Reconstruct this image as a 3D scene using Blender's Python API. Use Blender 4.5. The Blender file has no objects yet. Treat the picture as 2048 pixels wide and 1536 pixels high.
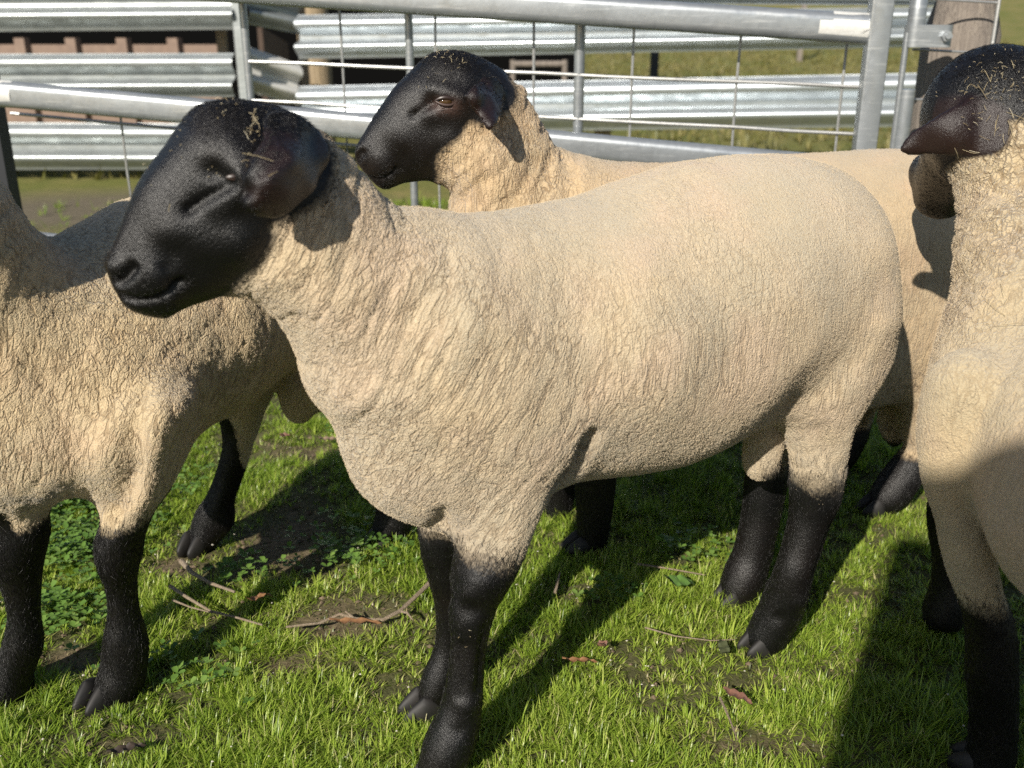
import bpy, math, random
import numpy as np
from mathutils import Vector, Matrix

random.seed(7)
rng = np.random.default_rng(11)
SC = bpy.context.scene
COL = SC.collection
R = math.radians

# ------------------------------------------------------------------ camera
CAM_H, PITCH, FPX = 0.95, R(20.3), 2000.0        # eye height, look-down angle, focal length in photo pixels (2048 wide)
cam = bpy.data.cameras.new('camera')
cam.sensor_width = 36.0
cam.lens = 36.0 * FPX / 2048.0
cam.clip_start, cam.clip_end = 0.02, 400.0
cam.dof.use_dof = True
cam.dof.focus_distance = 1.42
cam.dof.aperture_fstop = 5.0
cam_o = bpy.data.objects.new('camera', cam)
COL.objects.link(cam_o)
cam_o.location = (0, 0, CAM_H)
cam_o.rotation_euler = (R(90) - PITCH, 0, 0)
SC.camera = cam_o

# ------------------------------------------------------------------ sky and sun
SUN_AZ, SUN_EL = R(27.0), R(32.0)                # light travels to the right of straight ahead by SUN_AZ
w = bpy.data.worlds.new('World')
SC.world = w
w.use_nodes = True
wn = w.node_tree.nodes
sky = wn.new('ShaderNodeTexSky')
sky.sky_type = 'NISHITA'
sky.sun_disc = False
sky.sun_elevation = SUN_EL
sky.sun_rotation = math.pi + SUN_AZ
sky.air_density, sky.dust_density = 1.0, 0.6
w.node_tree.links.new(sky.outputs[0], wn['Background'].inputs[0])
wn['Background'].inputs[1].default_value = 0.068
sun = bpy.data.lights.new('sun', 'SUN')
sun.energy = 4.6
sun.angle = R(0.5)
sun.color = (1.0, 0.93, 0.82)
sun_o = bpy.data.objects.new('sun', sun)
COL.objects.link(sun_o)
SUN_DIR = Vector((math.sin(SUN_AZ) * math.cos(SUN_EL), math.cos(SUN_AZ) * math.cos(SUN_EL), -math.sin(SUN_EL)))
sun_o.rotation_euler = SUN_DIR.to_track_quat('-Z', 'Y').to_euler()
SC.view_settings.view_transform = 'Standard'
SC.view_settings.look = 'None'
SC.view_settings.exposure = 0.80
SC.view_settings.gamma = 1.0
SC.cycles.use_denoising = False
SC.cycles.sample_clamp_indirect = 4.0
SC.cycles.adaptive_threshold = .004
SC.cycles.max_bounces = 6
SC.cycles.transparent_max_bounces = 8

# ------------------------------------------------------------------ geometry of the view: where a photo point lies in the place
_cp, _sp = math.cos(PITCH), math.sin(PITCH)
def ray(px, py):
    a, b = px - 1024.0, 768.0 - py
    return np.array([a, FPX * _cp + b * _sp, -FPX * _sp + b * _cp])
def at(px, py, y):                               # the point at ground distance y
    r = ray(px, py)
    return np.array([r[0], r[1], r[2]]) * (y / r[1]) + np.array([0, 0, CAM_H])
def gnd(px, py, z=0.0):                          # the point on the ground
    r = ray(px, py)
    return r * ((z - CAM_H) / r[2]) + np.array([0, 0, CAM_H])

def photo_xy(P):                                 # back again: photo pixel of points
    d = P - np.array([0, 0, CAM_H])
    z = d[:, 1] * _cp - d[:, 2] * _sp; u = d[:, 1] * _sp + d[:, 2] * _cp
    return np.stack([1024 + FPX * d[:, 0] / z, 768 - FPX * u / z], 1)
class Frame:                                     # an upright plane: s along it, n behind it, z up
    def __init__(s, ox, oy, yaw):
        s.o = np.array([ox, oy, 0.0]); c, k = math.cos(yaw), math.sin(yaw)
        s.u = np.array([c, k, 0.0]); s.v = np.array([-k, c, 0.0])
    def un(s, px, py, n=0.0):
        r = ray(px, py); o = np.array([0, 0, CAM_H])
        t = (n - (o - s.o) @ s.v) / (r @ s.v)
        p = o + r * t
        return (p - s.o) @ s.u, p[2]
    def loc(s, p):
        d = np.asarray(p, float) - s.o
        return np.array([d @ s.u, d @ s.v, d[2]])
    def world(s, P):
        return s.o + P[:, :1] * s.u + P[:, 1:2] * s.v + P[:, 2:3] * np.array([0, 0, 1.0])
    def wdir(s, P):
        return P[:, :1] * s.u + P[:, 1:2] * s.v + P[:, 2:3] * np.array([0, 0, 1.0])
    def poly(s, pts, n=0.0, sub=5):
        q = np.array([s.un(p[0], p[1], p[2] if len(p) > 2 else n) for p in pts])
        return smooth_closed(q, sub)

def smooth_closed(q, sub):
    n = len(q); out = []
    for i in range(n):
        a, b, c, d = q[i - 1], q[i], q[(i + 1) % n], q[(i + 2) % n]
        for k in range(sub):
            t = k / sub
            out.append(.5 * (2 * b + (c - a) * t + (2 * a - 5 * b + 4 * c - d) * t * t + (3 * b - a - 3 * c + d) * t ** 3))
    return np.array(out)

# ------------------------------------------------------------------ small helpers
def link(name, me, parent=None, mat=None):
    o = bpy.data.objects.new(name, me)
    COL.objects.link(o)
    if parent is not None:
        o.parent = parent; o.matrix_parent_inverse = parent.matrix_basis.inverted()   # children are built in place
    if mat is not None: me.materials.append(mat)
    return o
def tag(o, label=None, cat=None, group=None, kind=None):
    if label: o['label'] = label
    if cat: o['category'] = cat
    if group: o['group'] = group
    if kind: o['kind'] = kind
    return o
def empty(name, loc=(0, 0, 0)):
    o = bpy.data.objects.new(name, None)
    o.empty_display_size = .1
    COL.objects.link(o); o.location = loc
    return o
def np_mesh(name, V, F, smooth=True, attrs=None):
    me = bpy.data.meshes.new(name)
    V = np.ascontiguousarray(V, np.float32); F = np.ascontiguousarray(F, np.int32)
    k = F.shape[1]
    me.vertices.add(len(V)); me.vertices.foreach_set('co', V.ravel())
    me.loops.add(F.size); me.loops.foreach_set('vertex_index', F.ravel())
    me.polygons.add(len(F)); me.polygons.foreach_set('loop_start', np.arange(0, F.size, k, dtype=np.int32))
    me.polygons.foreach_set('loop_total', np.full(len(F), k, np.int32))
    me.polygons.foreach_set('use_smooth', np.full(len(F), smooth, bool))
    for nm, a in (attrs or {}).items():
        a = np.ascontiguousarray(a, np.float32)
        if a.ndim == 1:
            at_ = me.attributes.new(nm, 'FLOAT', 'POINT'); at_.data.foreach_set('value', a)
        else:
            at_ = me.attributes.new(nm, 'FLOAT_VECTOR', 'POINT'); at_.data.foreach_set('vector', a.ravel())
    me.update(calc_edges=True)
    return me

class MB:                                        # collects simple solids into ONE mesh
    def __init__(s): s.v = []; s.f = []
    def add(s, V, F):
        b = len(s.v); s.v += [tuple(map(float, p)) for p in V]; s.f += [tuple(i + b for i in q) for q in F]
    def box(s, c, d, ax=None, bev=0.0):
        ax = ax or (Vector((1, 0, 0)), Vector((0, 1, 0)), Vector((0, 0, 1)))
        c = Vector(c); h = [k / 2 for k in d]
        P = [c + ax[0] * h[0] * i + ax[1] * h[1] * j + ax[2] * h[2] * k for i in (-1, 1) for j in (-1, 1) for k in (-1, 1)]
        s.add(P, [(0, 1, 3, 2), (4, 6, 7, 5), (0, 4, 5, 1), (2, 3, 7, 6), (0, 2, 6, 4), (1, 5, 7, 3)])
    def tube(s, pts, r, n=12, cap=True, sx=1.0, sz=1.0, up=Vector((0, 0, 1))):
        pts = [Vector(p) for p in pts]; rr = r if isinstance(r, (list, tuple)) else [r] * len(pts)
        V = []; F = []
        for i, p in enumerate(pts):
            t = (pts[min(i + 1, len(pts) - 1)] - pts[max(i - 1, 0)]).normalized()
            a = t.cross(up)
            a = a.normalized() if a.length > 1e-4 else Vector((1, 0, 0))
            b = a.cross(t).normalized()
            for k in range(n):
                th = 2 * math.pi * k / n
                V.append(p + a * math.cos(th) * rr[i] * sx + b * math.sin(th) * rr[i] * sz)
        for i in range(len(pts) - 1):
            for k in range(n):
                F.append((i * n + k, i * n + (k + 1) % n, (i + 1) * n + (k + 1) % n, (i + 1) * n + k))
        if cap:
            F.append(tuple(range(n - 1, -1, -1))); F.append(tuple((len(pts) - 1) * n + k for k in range(n)))
        s.add(V, F)
    def build(s, name, mat, parent=None, smooth=False, angle=40):
        me = bpy.data.meshes.new(name)
        me.from_pydata(s.v, [], s.f); me.update()
        if smooth:
            me.shade_smooth()
            try: me.set_sharp_from_angle(angle=R(angle))
            except Exception: pass
        return link(name, me, parent, mat)

def vnoise(P, seed=0):                           # value noise, 0..1
    P = np.asarray(P, np.float32)
    I = np.floor(P).astype(np.int64); f = (P - I).astype(np.float32); f = f * f * (3 - 2 * f)
    def h(i, j, k):
        n = (i * 73856093) ^ (j * 19349663) ^ (k * 83492791) ^ (seed * 2654435761)
        n = (n ^ (n >> 13)) * 1274126177
        n = n ^ (n >> 16)
        return (n & 0xffff).astype(np.float32) / 65535.0
    out = 0
    for a in (0, 1):
        wa = f[:, 0] if a else 1 - f[:, 0]
        for b in (0, 1):
            wb = f[:, 1] if b else 1 - f[:, 1]
            for c in (0, 1):
                wc = f[:, 2] if c else 1 - f[:, 2]
                out = out + wa * wb * wc * h(I[:, 0] + a, I[:, 1] + b, I[:, 2] + c)
    return out
def sstep(a, b, x):
    t = np.clip((x - a) / (b - a), 0, 1); return t * t * (3 - 2 * t)

# ------------------------------------------------------------------ node helpers
class NT:
    def __init__(s, name):
        s.m = bpy.data.materials.new(name); s.m.use_nodes = True
        s.n = s.m.node_tree.nodes; s.l = s.m.node_tree.links
        s.b = s.n['Principled BSDF']; s.out = s.n['Material Output']
    def node(s, t, **kw):
        x = s.n.new(t)
        for k, v in kw.items(): setattr(x, k, v)
        return x
    def put(s, x, i, v):
        if hasattr(v, 'is_linked') or isinstance(v, bpy.types.NodeSocket): s.l.new(v, x.inputs[i])
        elif v is not None: x.inputs[i].default_value = v
    def attr(s, name, out='Fac'):
        return s.node('ShaderNodeAttribute', attribute_name=name).outputs[out]
    def coord(s): return s.node('ShaderNodeTexCoord').outputs['Object']
    def noise(s, vec, scale, detail=3, rough=.55, out='Fac', dist=0.0):
        x = s.node('ShaderNodeTexNoise'); s.put(x, 'Vector', vec); x.inputs['Scale'].default_value = scale
        x.inputs['Detail'].default_value = detail; x.inputs['Roughness'].default_value = rough; x.inputs['Distortion'].default_value = dist
        return x.outputs[out]
    def voro(s, vec, scale, feature='DISTANCE_TO_EDGE', out='Distance', rnd=1.0):
        x = s.node('ShaderNodeTexVoronoi', feature=feature); s.put(x, 'Vector', vec)
        x.inputs['Scale'].default_value = scale; x.inputs['Randomness'].default_value = rnd
        return x.outputs[out]
    def math(s, op, a, b=None, c=None, clamp=False):
        x = s.node('ShaderNodeMath', operation=op, use_clamp=clamp); s.put(x, 0, a); s.put(x, 1, b); s.put(x, 2, c)
        return x.outputs[0]
    def rng(s, v, a, b, c=0.0, d=1.0, smooth=False):
        x = s.node('ShaderNodeMapRange', interpolation_type='SMOOTHSTEP' if smooth else 'LINEAR')
        s.put(x, 0, v); s.put(x, 1, a); s.put(x, 2, b); s.put(x, 3, c); s.put(x, 4, d)
        return x.outputs[0]
    def mix(s, f, a, b, mode='MIX'):
        x = s.node('ShaderNodeMix', data_type='RGBA', blend_type=mode)
        s.put(x, 0, f); s.put(x, 6, a if not isinstance(a, tuple) else (*a, 1)); s.put(x, 7, b if not isinstance(b, tuple) else (*b, 1))
        return x.outputs[2]
    def vmath(s, op, a, b=None):
        x = s.node('ShaderNodeVectorMath', operation=op); s.put(x, 0, a)
        if b is not None:
            if op == 'SCALE': s.put(x, 3, b)
            else: s.put(x, 1, b)
        return x.outputs[0]
    def mapping(s, vec, scale=(1, 1, 1), rot=(0, 0, 0)):
        x = s.node('ShaderNodeMapping'); s.put(x, 0, vec); x.inputs['Scale'].default_value = scale; x.inputs['Rotation'].default_value = rot
        return x.outputs[0]
    def bump(s, h, strength=1.0, dist=0.001):
        x = s.node('ShaderNodeBump'); s.put(x, 'Height', h); x.inputs['Strength'].default_value = strength; x.inputs['Distance'].default_value = dist
        s.l.new(x.outputs[0], s.b.inputs['Normal'])
    def disp(s, h, scale=1.0):
        x = s.node('ShaderNodeDisplacement'); s.put(x, 'Height', h); x.inputs['Midlevel'].default_value = 0; x.inputs['Scale'].default_value = scale
        s.l.new(x.outputs[0], s.out.inputs['Displacement'])
    def set(s, **kw):
        for k, v in kw.items(): s.put(s.b, k.replace('_', ' '), v if not (isinstance(v, tuple) and len(v) == 3) else (*v, 1))
        return s

# ------------------------------------------------------------------ materials of the sheep
def sheep_mat(name, tone=(1, 1, 1)):
    t = NT(name)
    pig, wrk, dirt = t.attr('pig'), t.attr('wrk'), t.attr('soil')
    wuv = t.attr('wuv', 'Vector')
    oc = t.coord()
    d1 = t.noise(wuv, .55, 3, out='Color')
    d2 = t.noise(wuv, 2.2, 2, out='Color')
    wv = t.vmath('ADD', wuv, t.vmath('ADD', t.vmath('SCALE', t.vmath('SUBTRACT', d1, (.5, .5, .5)), 1.1), t.vmath('SCALE', t.vmath('SUBTRACT', d2, (.5, .5, .5)), .50)))
    e1 = t.voro(wv, 1.0)
    wv2 = t.vmath('ADD', t.vmath('MULTIPLY', wuv, (1.9, 1.9, 3.6)), t.vmath('SCALE', d1, 2.0))
    e2 = t.voro(wv2, 1.0)
    patch = t.rng(t.noise(wuv, .22, 3, .7), .34, .56, .45, 1.0)
    nl = t.noise(t.vmath('MULTIPLY', wuv, (.50, .50, .235)), 1.0, 2, .45, dist=.3)
    nl2 = t.noise(t.vmath('ADD', t.vmath('MULTIPLY', wuv, (.72, .72, .42)), (7.3, 2.2, 9.1)), 1.0, 2, .45, dist=.25)
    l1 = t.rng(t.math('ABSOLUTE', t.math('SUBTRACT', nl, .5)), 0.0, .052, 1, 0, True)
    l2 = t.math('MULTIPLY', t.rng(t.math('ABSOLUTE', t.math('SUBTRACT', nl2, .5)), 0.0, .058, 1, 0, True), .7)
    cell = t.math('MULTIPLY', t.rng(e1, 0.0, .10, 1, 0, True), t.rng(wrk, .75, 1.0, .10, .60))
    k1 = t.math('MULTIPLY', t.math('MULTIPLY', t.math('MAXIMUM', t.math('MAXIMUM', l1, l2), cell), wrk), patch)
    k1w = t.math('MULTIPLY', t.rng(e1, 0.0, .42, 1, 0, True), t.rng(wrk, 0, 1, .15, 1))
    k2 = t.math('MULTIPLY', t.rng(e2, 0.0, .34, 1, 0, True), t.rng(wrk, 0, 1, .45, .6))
    grain = t.noise(oc, 520, 2, .6)
    grain2 = t.noise(oc, 260, 3, .65)
    wool = t.math('MULTIPLY', t.math('SUBTRACT', 1, pig), 1.0, clamp=True)
    h = t.math('ADD', t.math('MULTIPLY', k1, -.0025), t.math('MULTIPLY', k2, -.0007))
    h = t.math('ADD', h, t.math('MULTIPLY', k1w, -.0002))
    h = t.math('ADD', h, t.math('MULTIPLY', t.math('SUBTRACT', grain2, .5), .0019))
    h = t.math('ADD', h, t.math('MULTIPLY', t.math('SUBTRACT', grain, .5), .0011))
    h = t.math('MULTIPLY', h, wool)
    fur = t.noise(t.mapping(oc, (1, 1, .6)), 520, 3, .75)
    h = t.math('ADD', h, t.math('MULTIPLY', t.math('MULTIPLY', t.math('SUBTRACT', fur, .5), .0011), pig))
    t.disp(h)
    big = t.noise(oc, 5.5, 3, .6)
    big2 = t.noise(t.vmath('ADD', oc, (3.1, 1.7, 5.2)), 9, 3, .6)
    c = t.mix(t.rng(big, .38, .62), (.485, .395, .262), (.455, .39, .285))
    c = t.mix(t.rng(big2, .48, .66, 0, .8), c, (.48, .375, .275))
    c = t.mix(t.rng(t.noise(t.vmath('ADD', oc, (9, 2, 1)), 7, 3), .48, .66, 0, .75), c, (.39, .35, .26))
    c = t.mix(t.rng(grain, .35, .65, 0, .5), c, (.37, .275, .165))
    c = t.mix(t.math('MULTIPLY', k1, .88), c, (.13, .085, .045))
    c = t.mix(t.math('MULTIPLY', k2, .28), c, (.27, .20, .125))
    spots = t.rng(t.noise(oc, 26, 4, .7), .69, .76)
    c = t.mix(t.math('MULTIPLY', spots, .45), c, (.20, .15, .10))
    c = t.mix(dirt, c, (.16, .145, .12))
    c = t.mix(1.0, c, tuple(tone), 'MULTIPLY')
    rb = t.rng(t.noise(oc, 9, 2), .4, .7)
    black = t.mix(rb, (.0022, .0022, .0024), (.0045, .0030, .0026))
    black = t.mix(t.math('MULTIPLY', t.attr('ear'), .9), black, (.0125, .0055, .0046))
    black = t.mix(t.rng(t.noise(oc, 620, 2, .7), .62, .76, 0, .4), black, (.022, .022, .023))
    pink = t.mix(t.attr('flesh'), black, (.20, .11, .085))
    pe = t.math('ADD', pig, t.math('MULTIPLY', t.math('SUBTRACT', t.noise(oc, 190, 3, .7), .5), t.math('MULTIPLY', t.math('MULTIPLY', pig, t.math('SUBTRACT', 1, pig)), 2.6)))
    c = t.mix(t.rng(pe, .22, .78), c, pink)
    t.set(Base_Color=c)
    t.set(Roughness=t.rng(pig, 0, 1, .95, .35))
    t.put(t.b, 'Specular IOR Level', t.rng(pig, 0, 1, .2, .40))
    t.put(t.b, 'Sheen Weight', t.math('MULTIPLY', wool, .18))
    t.b.inputs['Sheen Roughness'].default_value = .5
    t.m.displacement_method = 'BOTH'
    return t.m

def fibre_mat(name, c1, c2, rough, spec):
    t = NT(name)
    info = t.node('ShaderNodeHairInfo')
    c = t.mix(info.outputs['Random'], c1, c2)
    t.set(Base_Color=c, Roughness=rough)
    t.b.inputs['Specular IOR Level'].default_value = spec
    return t.m
M_FLEECE = fibre_mat('fleece_fibre', (.46, .375, .26), (.54, .45, .32), .8, .2)
M_HAIR = fibre_mat('black_hair', (.0012, .0012, .0014), (.0065, .0052, .0048), .38, .32)
_t = NT('eye_surface')
_t.set(Base_Color=(.05, .028, .011), Roughness=.05)
M_EYE = _t.m
_t = NT('eyelid_rim'); _t.set(Base_Color=(.06, .038, .032), Roughness=.5); M_RIM = _t.m
_t = NT('eyelid_skin')
_t.set(Base_Color=(.03, .019, .016), Roughness=.45)
M_LID = _t.m
_t = NT('hoof_horn'); _t.set(Base_Color=_t.mix(_t.rng(_t.noise(_t.coord(), 60, 4), .3, .7), (.004, .0036, .0032), (.011, .009, .0075)), Roughness=.65); M_HORN = _t.m

# ------------------------------------------------------------------ solid modelling of an animal: blended volumes -> one continuous skin
class Vox:
    def __init__(s, lo, hi, h):
        s.h = h; s.lo = np.array(lo, np.float32)
        s.ax = [np.arange(lo[i], hi[i], h, dtype=np.float32) for i in range(3)]
        s.F = np.full([len(a) for a in s.ax], .2, np.float32)
    def cut(s, lo, hi):
        sl = []
        for i in range(3):
            a = int(np.clip(np.floor((lo[i] - s.lo[i]) / s.h), 0, len(s.ax[i]) - 1))
            b = int(np.clip(np.ceil((hi[i] - s.lo[i]) / s.h) + 1, a + 1, len(s.ax[i])))
            sl.append(slice(a, b))
        return tuple(sl)
    def blend(s, sl, d, k, sub=False):
        a = s.F[sl]
        if isinstance(k, tuple):                 # (low k, high k, z0, z1): tight seams near the ground, soft ones higher up
            z = s.ax[2][sl[2]]
            k = (k[0] + (k[1] - k[0]) * np.clip((z - k[2]) / (k[3] - k[2]), 0, 1)).astype(np.float32)[None, None, :]
            h = np.clip(.5 + .5 * (d - a) / k, 0, 1); s.F[sl] = d * (1 - h) + a * h - k * h * (1 - h); return
        if sub:
            d = -d
            if k <= 0: s.F[sl] = np.maximum(a, d); return
            h = np.clip(.5 - .5 * (d - a) / k, 0, 1); s.F[sl] = d * (1 - h) + a * h + k * h * (1 - h); return
        if k <= 0: s.F[sl] = np.minimum(a, d); return
        h = np.clip(.5 + .5 * (d - a) / k, 0, 1)
        s.F[sl] = d * (1 - h) + a * h - k * h * (1 - h)
    def field(s, ctl, S, Z):                     # a value spread smoothly from control points (s, z, value)
        if not isinstance(ctl, (list, tuple)): return np.float32(ctl)
        num = den = 0
        for (a, b, v) in ctl:
            wgt = 1.0 / ((S - a) ** 2 + (Z - b) ** 2 + 2e-4) ** 1.5
            num = num + wgt * v; den = den + wgt
        return (num / den).astype(np.float32)
    def inflate(s, poly, D, W, nc=0.0, k=.03, m=.05):
        lo, hi = poly.min(0), poly.max(0)
        Wm = max(v[2] for v in W) if isinstance(W, (list, tuple)) else W
        ncl = [v[2] for v in nc] if isinstance(nc, (list, tuple)) else [nc]
        sl = s.cut((lo[0] - m, min(ncl) - Wm - m, lo[1] - m), (hi[0] + m, max(ncl) + Wm + m, hi[1] + m))
        S, Z = np.meshgrid(s.ax[0][sl[0]], s.ax[2][sl[2]], indexing='ij')
        d = poly_dist(poly, S, Z)
        Wf = s.field(W, S, Z); Nf = s.field(nc, S, Z)
        e = np.maximum(D - d, 0) / D
        N = s.ax[1][sl[1]][None, :, None]
        if np.ndim(Wf): Wf = Wf[:, None, :]
        if np.ndim(Nf): Nf = Nf[:, None, :]
        f = (np.sqrt(e[:, None, :] ** 2 + ((N - Nf) / Wf) ** 2) - 1) * np.minimum(D, Wf)
        s.blend(sl, f.astype(np.float32), k)
    def tube(s, pts, k=.03, sn=1.0, sub=False, m=.06):   # pts: (s, n, z, r)
        A = np.array([q[:3] for q in pts], np.float32); r = max(q[3] for q in pts) + m
        sl = s.cut(A.min(0) - r, A.max(0) + r)
        X0 = s.ax[0][sl[0]][:, None, None]; Y0 = s.ax[1][sl[1]][None, :, None]; Z0 = s.ax[2][sl[2]][None, None, :]
        D = None
        for p, q in zip(pts[:-1], pts[1:]):
            a, b = np.array(p[:3], np.float32), np.array(q[:3], np.float32)
            X = X0 - a[0]; Y = Y0 - a[1]; Z = Z0 - a[2]
            ab = b - a; L = float(ab @ ab) + 1e-12
            t = np.clip((X * ab[0] + Y * ab[1] + Z * ab[2]) / L, 0, 1)
            d = (np.sqrt((X - t * ab[0]) ** 2 + ((Y - t * ab[1]) / sn) ** 2 + (Z - t * ab[2]) ** 2) - (p[3] + t * (q[3] - p[3]))).astype(np.float32)
            D = d if D is None else np.minimum(D, d)
        s.blend(sl, D, k, sub)
    def limb(s, fr, n0, st, k=.02, slim=.08):                # a leg as wide as seen: stations (left px, right px) at depth n0 (or n0 per station)
        P = []
        for i, q in enumerate(st):
            n = n0[i] if isinstance(n0, (list, tuple)) else n0
            cx, cy = (q[0] + q[2]) / 2, (q[1] + q[3]) / 2
            a, b = fr.un(cx, cy, n); w_ = fr.world(np.array([[a, n, b]]))[0]
            dep = w_[1] * _cp - (w_[2] - CAM_H) * _sp
            P.append((a, n, b, math.hypot(q[2] - q[0], q[3] - q[1]) / 2 * dep / FPX * (1 - slim * min(1, max(0, (.34 - b) / .10)))))
        Q = np.array(P); n_ = len(Q); out = []
        for i in range(n_ - 1):
            a, b, c, d = Q[max(i - 1, 0)], Q[i], Q[i + 1], Q[min(i + 2, n_ - 1)]
            for t in (0, .25, .5, .75): out.append(.5 * (2 * b + (c - a) * t + (2 * a - 5 * b + 4 * c - d) * t * t + (3 * b - a - 3 * c + d) * t ** 3))
        out.append(Q[-1])
        s.tube([tuple(q) for q in out], k)
        return P
    def ball(s, c, r, k=.03, yaw=0.0, tilt=0.0, sub=False, m=.06):
        R_ = max(r) + m
        sl = s.cut(np.array(c) - R_, np.array(c) + R_)
        X = s.ax[0][sl[0]][:, None, None] - c[0]; Y = s.ax[1][sl[1]][None, :, None] - c[1]; Z = s.ax[2][sl[2]][None, None, :] - c[2]
        cy, sy = math.cos(yaw), math.sin(yaw)
        X, Y = X * cy + Y * sy, -X * sy + Y * cy
        ct, st = math.cos(tilt), math.sin(tilt)
        X, Z = X * ct + Z * st, -X * st + Z * ct
        d = (np.sqrt((X / r[0]) ** 2 + (Y / r[1]) ** 2 + (Z / r[2]) ** 2) - 1) * min(r)
        s.blend(sl, d.astype(np.float32), k, sub)
    def mesh(s, smooth=3):
        F = s.F; n = F.shape; I = F < 0
        c = np.zeros([k - 1 for k in n], np.uint8)
        for a in (0, 1):
            for b in (0, 1):
                for d in (0, 1): c += I[a:n[0] - 1 + a, b:n[1] - 1 + b, d:n[2] - 1 + d]
        cells = np.argwhere((c > 0) & (c < 8))
        idx = np.full([k - 1 for k in n], -1, np.int32); idx[tuple(cells.T)] = np.arange(len(cells))
        acc = np.zeros((len(cells), 3), np.float32); cnt = np.zeros(len(cells), np.float32)
        corners = [(a, b, d) for a in (0, 1) for b in (0, 1) for d in (0, 1)]
        val = {k: F[cells[:, 0] + k[0], cells[:, 1] + k[1], cells[:, 2] + k[2]] for k in corners}
        for ka in corners:
            for ax in range(3):
                if ka[ax] == 0:
                    kb = list(ka); kb[ax] = 1; kb = tuple(kb)
                    va, vb = val[ka], val[kb]; x = (va < 0) != (vb < 0)
                    t = np.where(x, va / np.where(va == vb, 1, va - vb), 0)
                    p = np.array(ka, np.float32)[None] + t[:, None] * np.eye(3, dtype=np.float32)[ax][None]
                    acc += p * x[:, None]; cnt += x
        V = (cells + acc / cnt[:, None]) * s.h + s.lo
        faces = []
        for ax in range(3):
            o1, o2 = [(1, 2), (2, 0), (0, 1)][ax]
            sa = [slice(1, -1)] * 3; sb = [slice(1, -1)] * 3
            sa[ax] = slice(0, -1); sb[ax] = slice(1, None)
            A, B = I[tuple(sa)], I[tuple(sb)]
            for flip in (False, True):
                e = np.argwhere((A & ~B) if not flip else (~A & B))
                off = np.ones(3, int); off[ax] = 0
                e = e + off
                q = []
                for (i, j) in ((0, 0), (-1, 0), (-1, -1), (0, -1)):
                    g = e.copy(); g[:, o1] += i; g[:, o2] += j
                    q.append(idx[g[:, 0], g[:, 1], g[:, 2]])
                q = np.stack(q, 1)
                faces.append(q if not flip else q[:, ::-1])
        Fc = np.concatenate(faces)
        Fc = Fc[(Fc >= 0).all(1)]
        # keep the largest connected piece
        V, Fc = largest(V, Fc)
        for _ in range(smooth): V = lap(V, Fc, .5)
        return V, Fc

def poly_dist(poly, S, Z):                       # positive inside
    d2 = np.full(S.shape, 1e9, np.float32); ins = np.zeros(S.shape, bool)
    for i in range(len(poly)):
        a, b = poly[i - 1], poly[i]
        ab = b - a; L = ab @ ab + 1e-12
        t = np.clip(((S - a[0]) * ab[0] + (Z - a[1]) * ab[1]) / L, 0, 1)
        d2 = np.minimum(d2, (S - a[0] - t * ab[0]) ** 2 + (Z - a[1] - t * ab[1]) ** 2)
        if a[1] != b[1]:
            ins ^= ((a[1] > Z) != (b[1] > Z)) & (S < (b[0] - a[0]) * (Z - a[1]) / (b[1] - a[1]) + a[0])
    d = np.sqrt(d2)
    return np.where(ins, d, -d).astype(np.float32)
def lap(V, F, w):
    n = len(V); acc = np.zeros((n, 3)); cnt = np.zeros(n)
    for k in range(4):
        a, b = F[:, k], F[:, (k + 1) % 4]
        for x, y in ((a, b), (b, a)):
            cnt += np.bincount(x, minlength=n)
            for j in range(3): acc[:, j] += np.bincount(x, V[y, j], minlength=n)
    return (V * (1 - w) + w * acc / np.maximum(cnt, 1)[:, None]).astype(np.float32)
def largest(V, F):
    n = len(V); lab = np.arange(n)
    while True:
        m = lab[F].min(1); new = lab.copy()
        for k in range(4): np.minimum.at(new, F[:, k], m)
        new = new[new]
        if (new == lab).all(): break
        lab = new
    u, c = np.unique(lab, return_counts=True); keep = lab == u[c.argmax()]
    ren = np.cumsum(keep) - 1
    F = F[keep[F].all(1)]
    return V[keep], ren[F]
def normals(V, F):
    n = np.cross(V[F[:, 2]] - V[F[:, 0]], V[F[:, 3]] - V[F[:, 1]])
    N = np.zeros_like(V)
    for j in range(3):
        for k in range(4): N[:, j] += np.bincount(F[:, k], n[:, j], minlength=len(V))
    return N / (np.linalg.norm(N, axis=1, keepdims=True) + 1e-12)

def stroke(V, N, pts, width, depth, side=0):     # push the skin in or out along a line given in (s, z)
    d = np.full(len(V), 1e9, np.float32)
    if len(pts) == 1: pts = [pts[0], pts[0]]
    for a, b in zip(pts[:-1], pts[1:]):
        a, b = np.array(a), np.array(b); ab = b - a; L = ab @ ab + 1e-12
        t = np.clip(((V[:, 0] - a[0]) * ab[0] + (V[:, 2] - a[1]) * ab[1]) / L, 0, 1)
        d = np.minimum(d, np.hypot(V[:, 0] - a[0] - t * ab[0], V[:, 2] - a[1] - t * ab[1]))
    wgt = np.exp(-(d / width) ** 2) * sstep(.15, .6, np.abs(N[:, 1]))
    if side: wgt = wgt * (N[:, 1] * side > 0)
    return V + N * (depth * wgt)[:, None], wgt

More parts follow.
